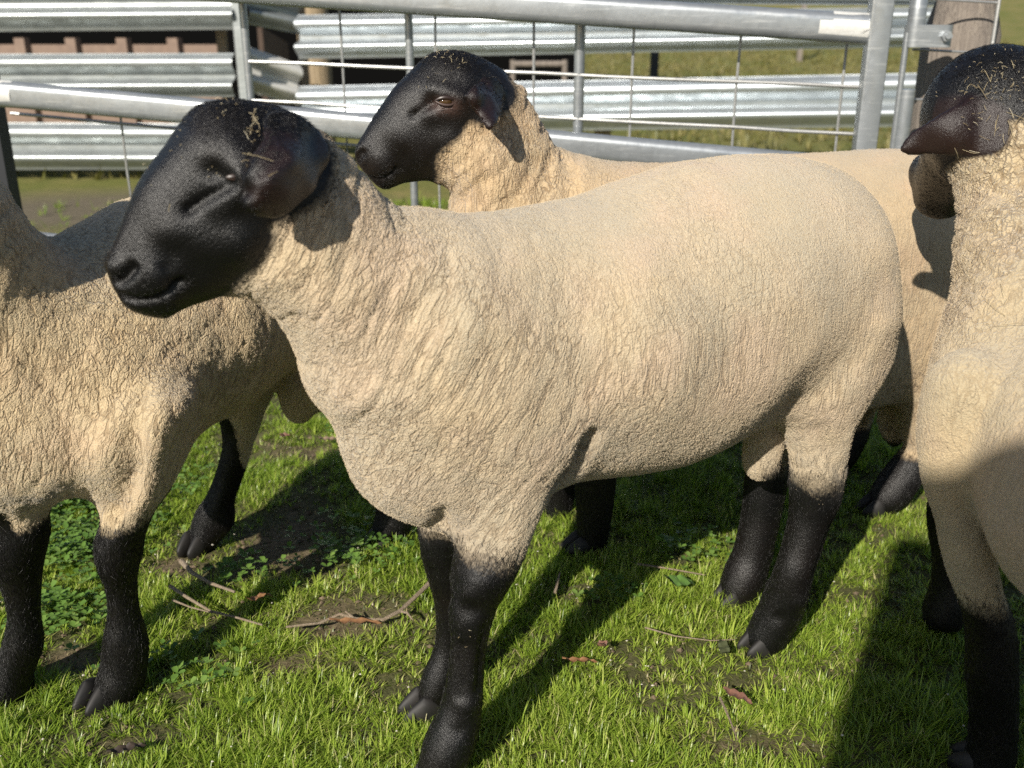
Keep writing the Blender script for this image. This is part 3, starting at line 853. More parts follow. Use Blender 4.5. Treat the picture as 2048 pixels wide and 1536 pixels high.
# pale grit and crumbs of earth
g = np.random.default_rng(78); V = []; F = []; T_ = []
for i in range(2600):
    x, y = g.uniform(-1.1, 1.2), g.uniform(.9, 2.2)
    pale = i < 330
    if not pale and g.random() > bare(np.array([x]), np.array([y]))[0] * 1.3: continue
    r = g.uniform(.0012, .0026) if pale else g.uniform(.002, .007); z = float(micro(np.array([x]), np.array([y]))[0]) + (g.uniform(.0, .022) if pale else -.004); b = len(V)
    for q in ((1, 0, 0), (0, 1, 0), (-1, 0, 0), (0, -1, 0), (0, 0, 1), (0, 0, -1)): V.append((x + q[0] * r * g.uniform(.6, 1.3), y + q[1] * r * g.uniform(.6, 1.3), z + q[2] * r * g.uniform(.5, .9))); T_.append(1.0 if pale else g.uniform(0, .6))
    for k in range(4): F += [(b + k, b + (k + 1) % 4, b + 4, b + 4), (b + (k + 1) % 4, b + k, b + 5, b + 5)]
t = NT('crumbs'); rr_ = t.node('ShaderNodeValToRGB'); rr_.color_ramp.elements[0].color = (.06, .042, .026, 1); rr_.color_ramp.elements[1].color = (.40, .37, .31, 1); rr_.color_ramp.elements[1].position = .95
e2_ = rr_.color_ramp.elements.new(.7); e2_.color = (.17, .125, .08, 1); t.put(rr_, 0, t.attr('tint')); t.set(Base_Color=rr_.outputs[0], Roughness=.95)
mb_ = bpy.data.meshes.new('grit'); mb_.from_pydata(V, [], [f[:3] for f in F]); at_ = mb_.attributes.new('tint', 'FLOAT', 'POINT'); at_.data.foreach_set('value', np.array(T_, np.float32))
tag(link('grit', mb_, None, t.m), kind='stuff', label='pale grit and crumbs of earth between the grass')
# clover: round leaves on the left and beside the front legs
def clover(name, spots, mat, seed, r0, label):
    g = np.random.default_rng(seed); V = []; F = []; T = []
    for px, py, rx, ry, n in spots:
        c = gnd(px, py)
        for _ in range(n):
            x = c[0] + g.normal() * rx; y = c[1] + g.normal() * ry; z = float(micro(np.array([x]), np.array([y]))[0]) + g.uniform(.006, .034)
            tint = float(np.clip(g.normal(.45, .2), 0, 1)); rad = r0 * g.uniform(.6, 1.25); a0 = g.random() * 6.28
            for q in range(3):
                a = a0 + q * 2.094; ti = g.uniform(-.1, .6); b = len(V)
                ca, sa = math.cos(a), math.sin(a)
                for (u, w_, zz) in ((0, 0, 0), (.45, -.42, .10), (.95, -.40, .12), (1.12, 0, 0), (.95, .40, .12), (.45, .42, .10), (.6, 0, -.06)):
                    u, w_ = u * rad, w_ * rad
                    V.append((x + ca * u - sa * w_, y + sa * u + ca * w_, z + ti * u + zz * rad)); T.append(tint)
                F += [(b, b + 1, b + 6, b + 5), (b + 1, b + 2, b + 3, b + 6), (b + 6, b + 3, b + 4, b + 5)]
    me = np_mesh(name, np.array(V), np.array(F), True, {'tint': np.array(T)})
    return tag(link(name, me, None, mat), kind='stuff', label=label)
M_CLOVER = leaf_mat('clover_leaf', [(0, (.06, .125, .022)), (.5, (.12, .215, .04)), (1.0, (.21, .30, .08))], .3, .4)
clover('clover', [(140, 1010, .06, .10, 420), (160, 1110, .06, .05, 260), (120, 1230, .05, .04, 130), (330, 990, .05, .08, 70), (470, 1160, .03, .02, 40), (690, 1120, .06, .05, 120), (1230, 1190, .03, .02, 26), (1390, 1120, .05, .04, 40), (720, 830, .10, .10, 60), (340, 1350, .06, .03, 40)], M_CLOVER, 5, .0095, 'round leaved clover in patches among the grass, thickest at the left')

# ================================================================= sticks, fallen leaves, straw
M_TWIG = timber('twig_bark', (.30, .235, .165), (.20, .15, .10), 3)
def twig(px, r, label, forks=()):
    m = MB()
    def pt(a, b, h): q = gnd(a, b, .012 + h); return (q[0], q[1], q[2])
    pts = [pt(a, b, h) for a, b, h in px]; n = len(pts)
    m.tube(pts, [r * (1 - .55 * i / (n - 1)) for i in range(n)], 9)
    o = m.build('twig', M_TWIG, None, True)
    for f in forks:
        k = MB(); pf = [pt(a, b, h) for a, b, h in f]; k.tube(pf, [r * .6 * (1 - .5 * i / (len(pf) - 1)) for i in range(len(pf))], 8); k.build('fork', M_TWIG, o, True)
    return tag(o, label, 'twig', 'twigs in the grass')
twig([(860, 1165, .02), (840, 1185, .015), (800, 1222, .012), (765, 1240, .008), (710, 1238, .010), (680, 1228, .012), (640, 1246, .008), (572, 1254, .01)], .0042, 'long crooked grey twig lying left of the front legs', [[(800, 1222, .012), (815, 1226, .012), (826, 1240, .01)], [(710, 1238, .01), (690, 1222, .02)]])
twig([(340, 1172, .02), (370, 1192, .02), (420, 1222, .015), (470, 1234, .012), (525, 1250, .01)], .0032, 'pale forked twig right of the front leg of the left sheep', [[(345, 1200, .02), (380, 1214, .02), (425, 1226, .015)]])
twig([(362, 1122, .02), (385, 1146, .018), (420, 1166, .014), (470, 1184, .01)], .0048, 'short thick twig under the clover by the far hind hoof')
twig([(1110, 1185, .01), (1116, 1160, .02), (1120, 1145, .022)], .003, 'brown stub of twig upright by the shaded hoof')
twig([(1275, 1128, .015), (1330, 1136, .014), (1410, 1150, .012)], .0022, 'thin straight twig lying under the belly')
twig([(1440, 1395, .01), (1460, 1440, .01), (1475, 1480, .008)], .002, 'thin dark twig near the bottom below the hind hoof')
twig([(1290, 1255, .012), (1350, 1272, .016), (1420, 1281, .014), (1470, 1279, .01)], .0013, 'fine yellow stalk left of the near hind hoof')
def dry_leaf(px, py, ln, wd, az, cols, label, lift=.012, roll=.3):
    c = gnd(px, py, .02); V = []; F = []; n = 10; ca, sa = math.cos(az), math.sin(az)
    for th in (0, -.0006):
        for i in range(n + 1):
            u = -1 + 2 * i / n; w_ = wd * (1 - u * u) ** .7 * (1 - .25 * u)
            for j in (-1, -.5, 0, .5, 1):
                a, b = u * ln / 2, j * w_ / 2
                V.append((c[0] + ca * a - sa * b, c[1] + sa * a + ca * b, c[2] + th + lift * .6 * (1 - .9 * u * u * u) + roll * abs(j) * w_ * .5 + .002 * math.sin(i * 2.1 + j)))
    o_ = (n + 1) * 5
    for i in range(n):
        for j in range(4):
            q = (i * 5 + j, (i + 1) * 5 + j, (i + 1) * 5 + j + 1, i * 5 + j + 1); F.append(q); F.append(tuple(k + o_ for k in q[::-1]))
    m = MB(); m.add(V, F)
    t = NT('dry_leaf'); oc = t.coord()
    t.set(Base_Color=t.mix(t.rng(t.noise(oc, 150, 4, .7), .35, .65), *cols), Roughness=.55)
    return tag(m.build('fallen_leaf', t.m, None, True), label, 'leaf', 'fallen leaves in the grass')
OR, RD, GN, BR = ((.25, .13, .055), (.17, .085, .04)), ((.20, .10, .07), (.13, .065, .045)), ((.075, .085, .04), (.055, .065, .03)), ((.24, .17, .11), (.16, .11, .07))
dry_leaf(520, 1212, .058, .011, .95, OR, 'narrow orange leaf leaning beside the pale forked twig', .03)
dry_leaf(712, 1250, .085, .013, .05, OR, 'long orange brown leaf under the crooked twig')
dry_leaf(1160, 1328, .055, .010, .08, OR, 'narrow orange leaf right of the near front leg')
dry_leaf(1205, 1300, .030, .014, 1.25, RD, 'small reddish leaf standing beside the narrow orange one', .02)
dry_leaf(1446, 1306, .062, .016, 1.50, GN, 'dull green gum leaf pointing at the near hind hoof', .02, .1)
dry_leaf(1475, 1400, .045, .016, -.55, RD, 'pinkish brown leaf below the near hind hoof')
dry_leaf(572, 880, .035, .020, .8, RD, 'reddish leaf on the grass behind the front chest, at far left', .02)
dry_leaf(660, 884, .05, .018, .1, BR, 'pale brown leaf beside the chest of the front sheep')
dry_leaf(545, 1466, .0, .0, 0, BR, '') if False else None
dry_leaf(255, 1505, .05, .014, .5, ((.05, .035, .025), (.03, .022, .016)), 'dark rotten leaf at the lower left in the grass')
dry_leaf(1360, 1180, .06, .034, .25, ((.10, .19, .04), (.08, .16, .03)), 'broad green weed leaf under the belly', .03, .1)
dry_leaf(1330, 1100, .06, .030, .9, ((.10, .19, .04), (.08, .16, .03)), 'upright broad green leaf behind the one under the belly', .04, .1)


# ================================================================= the sheep
def orient(V, F):
    N = normals(V, F)
    c = V.mean(0)
    return F if ((V - c) * N).sum(1).mean() > 0 else F[:, ::-1].copy()
def fold_field(V, N, ang, a, b, seed, sharp=3.0):          # creases of loose skin, long along one direction in the (s, z) plane
    ca, sa = math.cos(ang), math.sin(ang)
    p = V[:, 0] * ca + V[:, 2] * sa; q = -V[:, 0] * sa + V[:, 2] * ca
    wob = .012 * (vnoise(np.stack([V[:, 0] / .05, V[:, 1] / .05, V[:, 2] / .05], 1), seed + 5) - .5)
    n1 = vnoise(np.stack([(p + wob) / a, V[:, 1] / b, q / b], 1), seed)
    return (1 - np.abs(2 * n1 - 1)) ** sharp
def eye_parts(root, fr, s, n, z, side, r=.0125, lid=True, gap=.6, ang=.25):
    import bmesh
    c = fr.world(np.array([[s, n, z]]))[0]
    me = bpy.data.meshes.new('eye'); b = bmesh.new()
    bmesh.ops.create_uvsphere(b, u_segments=20, v_segments=12, radius=r, matrix=Matrix.Translation(c) @ Matrix.Diagonal((1.2, 1, .75, 1)))
    b.to_mesh(me); b.free(); me.shade_smooth()
    e = link('eye', me, root, M_EYE)
    if lid:
        for sg, th, mt in ((1, .0030, M_LID), (-1, .0021, M_RIM)):
            k = MB(); pts = []; rr = []
            for i in range(15):
                t = -1 + 2 * i / 14
                x = t * r * 1.45; y = sg * r * gap * (1 - abs(t) ** 2.2) * (1.0 if sg > 0 else .8) + ang * x * .6
                pts.append(fr.world(np.array([[s + x, n + side * (r * .92 - .40 * r * t * t), z + y]]))[0]); rr.append(th * (1 - .6 * t * t))
            k.tube(pts, rr, 8)
            k.build('eyelid', mt, e, True)
    return e
def hoof(root, fr, end, toe, r=.021):                       # two horn claws under the end of a leg; toe = where they point in the plan
    t = np.array([toe[0], toe[1], 0.]); t /= np.linalg.norm(t); sd = np.array([-t[1], t[0], 0])
    c0 = fr.world(np.array([[end[0], end[1], 0.0]]))[0]
    m = MB(); NU, NV = 16, 9
    for g in (-1, 1):
        V = []; F = []
        for iv in range(NV):
            ph = math.pi * iv / (NV - 1)
            for iu in range(NU):
                th = 2 * math.pi * iu / NU
                x, y, z = math.sin(ph) * math.cos(th), math.sin(ph) * math.sin(th), math.cos(ph)
                y *= (1 - .38 * max(x, 0)); z = max(z, -.55); h = (1 - .55 * max(x, 0)) if z > 0 else 1
                q = c0 + t * (.016 + x * r * 1.55) + sd * (g * r * .66 + y * r * .62 - g * .10 * r * max(x, 0)) + np.array([0, 0, .005 + z * h * r * 1.30])
                V.append(q)
        for iv in range(NV - 1):
            for iu in range(NU): F.append((iv * NU + iu, (iv + 1) * NU + iu, (iv + 1) * NU + (iu + 1) % NU, iv * NU + (iu + 1) % NU))
        m.add(V, F)
    return m.build('hoof', M_HORN, root, True, 60)

# ================================================================= the ram in front
def main_ram():
    fr = Frame(.15, 1.285, R(30))
    root = empty('sheep', tuple(fr.o))
    tag(root, 'cream woolled black faced sheep standing side on in front, drooping ear over its shut eye', 'sheep', 'sheep in the pen')
    v = Vox((-.70, -.27, -.03), (.66, .27, .97), .0036)
    U = fr.un
    def C(px, py, val, n=0.0): a, b = U(px, py, n); return (a, b, val)
    torso = fr.poly([(850, 434), (950, 428), (1060, 418), (1200, 385), (1330, 340), (1400, 322), (1550, 308), (1620, 315, -.02), (1680, 336, -.02), (1722, 368, -.03),
                     (1750, 412, -.04), (1770, 470, -.05), (1780, 540, -.06), (1776, 620, -.06), (1760, 690, -.07), (1735, 760, -.08), (1690, 800, -.1), (1640, 812, -.1),
                     (1568, 822, -.06), (1515, 860, -.05), (1450, 900, -.045), (1380, 932, -.045), (1290, 957, -.045), (1210, 972, -.045), (1110, 987, -.045), (1000, 1040, -.03),
                     (900, 1058), (830, 1045), (770, 1025), (715, 985), (690, 925), (675, 875), (655, 820), (640, 760), (680, 640), (740, 520)])
    v.inflate(torso, .17, [C(850, 700, .135), C(950, 560, .14), C(1200, 650, .175), C(1400, 600, .178), C(1620, 550, .165), C(1540, 780, .130), C(1600, 700, .145), C(760, 950, .105), C(1700, 760, .14), C(900, 1000, .118), C(1020, 1000, .125), C(1050, 900, .145)], 0, 0)
    neck = fr.poly([(640, 268), (690, 304), (725, 346), (760, 385), (799, 420), (850, 440), (930, 520), (930, 650), (800, 770), (660, 800), (615, 745), (590, 700), (563, 656),
                    (539, 628), (505, 592), (470, 560), (480, 450), (540, 330)])
    v.inflate(neck, .085, [C(560, 380, .062), C(640, 450, .078), C(700, 600, .09), C(850, 600, .125)], 0, .04)
    head = fr.poly([(461, 199), (405, 208), (377, 229), (352, 262), (328, 297), (300, 332), (275, 371), (256, 413), (240, 455), (226, 490), (215, 515), (213, 536), (220, 564),
                    (233, 589), (250, 614), (278, 628), (314, 636), (338, 633), (359, 621), (384, 610), (412, 601), (440, 591), (475, 582), (520, 560), (570, 500), (620, 420),
                    (640, 330), (610, 245), (560, 214), (500, 203)])
    v.inflate(head, .075, [C(440, 270, .060), C(462, 350, .066), C(480, 470, .062), C(430, 560, .045), C(350, 430, .050), C(280, 520, .040), C(280, 590, .036), C(235, 520, .026), C(560, 260, .052), C(370, 600, .038)], 0, .022)
    # ears
    for sd in (-1, 1):
        ear = fr.poly([(523, 268, -.08), (514, 310, -.1), (505, 342, -.11), (493, 360, -.115), (489, 385, -.115), (497, 413, -.12), (515, 430, -.12), (535, 440, -.12), (560, 443, -.12), (587, 430, -.115), (612, 405, -.105), (642, 372, -.09), (662, 335, -.07),
                       (665, 295, -.06), (648, 262, -.06), (615, 237, -.06), (575, 222, -.06), (540, 230, -.07)])
        nc = [C(640, 270, .038, -.06), C(560, 235, .048, -.06), C(660, 330, .058, -.07), C(570, 320, .104, -.10), C(505, 350, .104, -.11), C(500, 400, .106, -.115), C(560, 437, .104, -.12), C(615, 400, .094, -.105), C(560, 385, .114, -.11)]
        v.inflate(ear, .024, .0115, [(a, b, sd * c) for a, b, c in nc], .005)
    # legs
    legs = {
        'nf': ([-.060, -.070] + [-.075] * 10, [(935, 1000, 1085, 990), (919, 1085, 1058, 1080), (906, 1138, 1032, 1142), (899, 1183, 1006, 1188), (893, 1225, 992, 1230), (897, 1272, 980, 1273), (894, 1315, 973, 1314),
                      (888, 1362, 970, 1360), (880, 1405, 968, 1407), (862, 1445, 964, 1450), (842, 1488, 952, 1498), (832, 1528, 932, 1538)]),
        'ff': (.065, [(834, 1020, 950, 1015), (835, 1060, 940, 1055), (839, 1105, 930, 1105), (852, 1148, 934, 1150), (864, 1190, 935, 1190), (870, 1240, 930, 1240), (868, 1285, 922, 1285), (858, 1318, 920, 1320), (843, 1350, 914, 1356), (834, 1384, 902, 1390), (838, 1408, 886, 1412)]),
        'nh': ([-.080, -.085, -.088] + [-.088] * 6 + [-.08, -.07, -.062], [(1566, 760, 1735, 740), (1568, 810, 1716, 800), (1573, 862, 1697, 864), (1577, 920, 1688, 919), (1579, 962, 1690, 962), (1578, 1000, 1682, 997), (1573, 1045, 1662, 1042), (1561, 1095, 1645, 1097),
                      (1547, 1140, 1630, 1142), (1530, 1180, 1619, 1196), (1510, 1218, 1604, 1236), (1490, 1264, 1576, 1280)]),
        'fh': (.060, [(1520, 760, 1660, 760), (1502, 860, 1610, 860), (1490, 930, 1586, 930), (1484, 985, 1574, 985), (1480, 1030, 1564, 1030), (1472, 1070, 1555, 1072), (1461, 1110, 1546, 1116), (1444, 1146, 1535, 1154), (1436, 1178, 1518, 1186), (1440, 1200, 1498, 1206)]),
    }
    hs, hz = U(1648, 690, -.085); v.ball((hs, -.082, hz), (.115, .078, .125), .05, tilt=.25)
    ends = []
    for nm, (n0, st) in legs.items():
        P = v.limb(fr, n0, st, (.004, .032, .16, .30))
        print('main', nm, [round(float(q), 3) for q in P[-1]])
        ends.append(P[-1])
    v.limb(fr, -.026, [(1505, 790, 1585, 790), (1486, 860, 1574, 860), (1482, 925, 1564, 925)], 0)
    V, F = v.mesh(2)
    F = orient(V, F)
    N = normals(V, F)
    def S(pts, n=-.05): return [U(a, b, n) for a, b in pts]
    # the face
    for pts, wd, dp in (([(425, 300), (455, 306), (490, 325)], .020, .007), ([(470, 352)], .016, .006), ([(428, 342), (442, 350)], .010, -.007),
                        ([(458, 366), (420, 392), (382, 422)], .0042, -.0070), ([(470, 385), (430, 408)], .014, .004), ([(254, 612), (285, 616), (320, 609), (349, 592), (370, 570)], .0035, -.0065),
                        ([(277, 548), (265, 568), (252, 580)], .0048, -.010), ([(240, 550)], .012, .004), ([(295, 570), (320, 560)], .018, .004), ([(360, 520), (400, 545)], .020, -.005),
                        ([(455, 480), (440, 530)], .030, .005), ([(330, 480), (300, 500)], .02, .003), ([(300, 400), (350, 330)], .02, .002), ([(340, 545), (352, 575)], .007, -.003)):
        V, _ = stroke(V, N, S(pts), wd, dp)
    V, _ = stroke(V, N, S([(560, 312), (535, 322), (508, 343)], -.1), .004, -.004)
    V, _ = stroke(V, N, S([(560, 325), (525, 350)], -.1), .012, .004)
    V, _ = stroke(V, N, S([(452, 362), (418, 390), (378, 427)], -.06), .008, -.0025)
    # creases of the body
    for pts, wd, dp in (([(1152, 860), (1140, 920), (1115, 980)], .012, -.022), ([(1560, 800), (1590, 770), (1620, 720)], .025, -.008), ([(1000, 700), (1060, 850), (1090, 960)], .05, .006),
                        ([(905, 1050), (915, 1090)], .010, -.012), ([(1690, 560), (1640, 690)], .03, -.006),  ([(850, 640), (930, 470)], .03, -.006), ([(1250, 560), (1300, 700)], .05, .006),
                        ([(620, 700), (660, 740)], .02, -.006), ([(1610, 850), (1650, 930)], .012, -.006), ([(1660, 860), (1680, 930)], .012, .004), ([(1590, 1000), (1570, 1100)], .008, -.003),
                        ([(930, 1300), (925, 1400)], .007, -.003),
                        ([(955, 1160), (945, 1185)], .016, .004), ([(940, 1222)], .012, -.003), ([(968, 1250), (958, 1380)], .005, -.0035), ([(940, 1410)], .014, .0035), ([(915, 1462)], .012, -.003),
                        ([(900, 1150)], .012, .003), ([(893, 1330), (885, 1380)], .006, -.002), ([(1612, 985), (1600, 1020)], .014, .003), ([(1650, 1020), (1612, 1140)], .005, -.004), ([(1590, 1195)], .015, .004),
                        ([(1560, 1240)], .012, -.003), ([(1525, 1085), (1505, 1140)], .005, -.003), ([(1480, 1160)], .014, .003)):
        V, _ = stroke(V, N, S(pts, -.1), wd, dp)
    def fld(ctl):
        return v.field([C(a, b, c, -.06) for a, b, c in ctl], V[:, 0], V[:, 2])
    N = normals(V, F)
    # pigment
    blk = fr.poly([(672, 275), (672, 330), (655, 375), (630, 405), (584, 436), (541, 452), (546, 476), (532, 512), (516, 540), (498, 562), (486, 582), (470, 610), (380, 680), (60, 720), (60, 80), (600, 80), (660, 230)], n=-.05, sub=3)
    d = poly_dist(blk, V[:, 0], V[:, 2])
    pig = sstep(-.014, .014, d)
    ear_in = poly_dist(fr.poly([(523, 270), (493, 362), (489, 385), (515, 430), (560, 443), (610, 405), (662, 335), (665, 295), (615, 237), (540, 230)], n=-.08), V[:, 0], V[:, 2])
    earw = sstep(-.012, .002, ear_in) * sstep(.070, .080, np.abs(V[:, 1]))
    pig = np.maximum(pig, earw)
    zb_ = lambda px, py, n: U(px, py, n)[1]
    front = V[:, 0] < 0
    near = V[:, 1] < np.where(front, -.035, -.047)
    lim = np.where(front, np.where(near, zb_(960, 1105, -.075) + .35 * np.maximum(-(V[:, 0] - U(960, 1120, -.075)[0]), -.05), zb_(880, 1042, .065)),
                   np.where(near, zb_(1640, 945, -.085) - .10 * np.clip(V[:, 0] - U(1640, 945, -.085)[0], -.04, .04), np.where(V[:, 1] > .018, zb_(1530, 925, .06), zb_(1530, 1000, .0))))
    lim = lim + .02 * (vnoise(V / .03, 3) - .5)
    pig = np.maximum(pig, sstep(lim + np.where(front, .035, .05), lim - np.where(front, .035, .05), V[:, 2]))
    # loose neck skin and fleece relief
    wool = 1 - pig
    neckw = fld([(600, 400, .9), (700, 450, 1), (760, 560, 1), (640, 620, .8), (860, 560, .75), (950, 560, .30), (1000, 800, .35), (860, 800, .6), (760, 950, .3), (1200, 600, 0), (1500, 500, 0), (1600, 800, .25), (1650, 900, .6), (940, 430, .05), (1300, 900, .05), (680, 760, .7)])
    fo = fold_field(V, N, R(-26), .021, .10, 2, 4)
    fo2 = fold_field(V, N, R(-10), .009, .03, 9, 4)
    V = V - N * ((neckw * wool) * (fo * .0054 + fo2 * .0016))[:, None]
    lumps = vnoise(V / .06, 21) - .5
    V = V + N * (lumps * .004 * wool)[:, None]
    N = normals(V, F)
    wrk = .85 * fld([(600, 400, .8), (700, 500, .85), (640, 640, .75), (860, 600, .85), (900, 800, .9), (800, 950, .9), (1000, 960, 1), (1000, 700, .8), (1150, 600, .55), (1150, 820, 1), (1300, 700, .75), (1300, 900, .75),
               (1450, 600, .55), (1480, 760, .7), (1650, 600, .5), (1650, 750, .8), (1500, 380, .12), (1200, 450, .12), (1000, 470, .2), (1700, 430, .25), (1640, 880, .5), (980, 1080, .9)])
    a = sstep(-.02, -.30, V[:, 0])
    ss = V[:, 0] - .55 * (V[:, 2] - .6) * a
    zz = V[:, 2] / .027 + np.maximum(.37 - V[:, 2], 0) * -48 + np.maximum(V[:, 2] - .60, 0) * 60
    wuv = np.stack([ss / .0062, V[:, 1] / .0075, zz * 1.25 * (1 - .4 * a)], 1)
    soil = np.clip(sstep(.05, .0, np.abs(V[:, 2] - lim)) * .22 + fld([(900, 1055, .6), (1110, 960, .4), (1620, 900, .5), (1690, 940, .45), (1640, 820, .15), (1300, 700, 0), (800, 700, 0), (700, 500, .05), (1300, 930, .12), (1740, 680, .25), (1000, 1000, 0), (640, 700, .2), (1500, 350, 0)]) * vnoise(V / .02, 4), 0, .8)
    soil = soil * wool
    A = {'pig': pig, 'wrk': wrk, 'wuv': wuv, 'soil': soil, 'ear': earw, 'flesh': np.zeros(len(V))}
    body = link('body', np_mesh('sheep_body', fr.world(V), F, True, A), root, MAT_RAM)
    for e_ in ends: hoof(root, fr, e_, (-.95, -.5))
    s, z = U(470, 354, -.06)
    for sd in (-1, 1):
        eye_parts(root, fr, s, sd * .0585, z, sd, .0062, True, .16, -.1)
    Wv, Wn = fr.world(V), fr.wdir(N)
    if HAIR:
        g = pig * (1 - .75 * earw)
        hd = g * (V[:, 2] > .45); lg = g * (V[:, 2] <= .45)
        back = fr.wdir(np.array([[.86, 0, .25]]))[0]
        def comb_head(P, n): return np.tile(back, (len(P), 1)) + .25 * np.array([0, 0, -1.0])
        hair('short_hair', Wv, F, Wn, hd, int(60000 * HAIR), .0048, comb_head, .15, .00016, M_HAIR, body, 3, 3)
        s0, z0 = U(480, 215, -.02); pw = pig * np.exp(-((V[:, 0] - s0) / .045) ** 2 - ((V[:, 2] - z0) / .022) ** 2)
        hair('poll_hair', Wv, F, Wn, pw, int(5000 * HAIR), .0065, comb_head, .40, .0002, M_HAIR, body, 13, 4, .0012, .7)
        def comb_leg(P, n): return np.tile(np.array([.05, -.05, -1.0]), (len(P), 1))
        hair('short_hair', Wv, F, Wn, lg, int(80000 * HAIR), .0065, comb_leg, .30, .00022, M_HAIR, body, 4, 3)
        def comb_w(P, n): return np.random.default_rng(5).normal(0, 1, P.shape) + np.array([0, 0, -.6])
        hair('fleece', Wv, F, Wn, (1 - pig) ** 2, int(120000 * HAIR), .0024, comb_w, .92, .00017, M_FLEECE, body, 5, 3, .0006)
    return root

def skin(root, fr, V, F, pig, wrk, soil, mat, ear=None, flesh=None, fuzz=60000, furs=30000, seed=30, cell=(.0066, .0078, .015), shear=0.0, back=(.8, 0, -.4), zsplit=.45, poll=None):
    N = normals(V, F)
    ss = V[:, 0] + shear * (V[:, 2] - .6)
    wuv = np.stack([ss / cell[0], V[:, 1] / cell[1], V[:, 2] / cell[2]], 1) + seed
    z0 = np.zeros(len(V))
    A = {'pig': pig, 'wrk': wrk, 'wuv': wuv, 'soil': soil * (1 - pig), 'ear': z0 if ear is None else ear, 'flesh': z0 if flesh is None else flesh}
    body = link('body', np_mesh('sheep_body', fr.world(V), F, True, A), root, mat)
    if HAIR:
        Wv, Wn = fr.world(V), fr.wdir(N)
        if poll is not None:
            pw = pig * np.exp(-((V[:, 0] - poll[0]) / .05) ** 2 - ((V[:, 2] - poll[1]) / .03) ** 2)
            hair('poll_hair', Wv, F, Wn, pw, int(5000 * HAIR), .0065, lambda P, n: np.tile(fr.wdir(np.array([back]))[0], (len(P), 1)), .40, .0002, M_HAIR, body, seed + 9, 4, .0012, .7)
        pg = pig if ear is None else pig * (1 - .8 * ear); hd = pg * (V[:, 2] > zsplit); lg = pig * (V[:, 2] <= zsplit)
        bk = fr.wdir(np.array([back]))[0]
        if hd.sum() > 50: hair('short_hair', Wv, F, Wn, hd, int(1.6 * furs * HAIR), .0055, lambda P, n: np.tile(bk, (len(P), 1)), .20, .00017, M_HAIR, body, seed, 3)
        if lg.sum() > 50: hair('short_hair', Wv, F, Wn, lg, int(1.6 * furs * HAIR), .009, lambda P, n: np.tile(np.array([.05, -.05, -1.0]), (len(P), 1)), .28, .00029, M_HAIR, body, seed + 1, 3)
        hair('fleece', Wv, F, Wn, (1 - pig) ** 2, int(.75 * fuzz * HAIR), .0026, lambda P, n: np.random.default_rng(5).normal(0, 1, P.shape) + np.array([0, 0, -.6]), .92, .00018, M_FLEECE, body, seed + 2, 3, .0006)
    return body

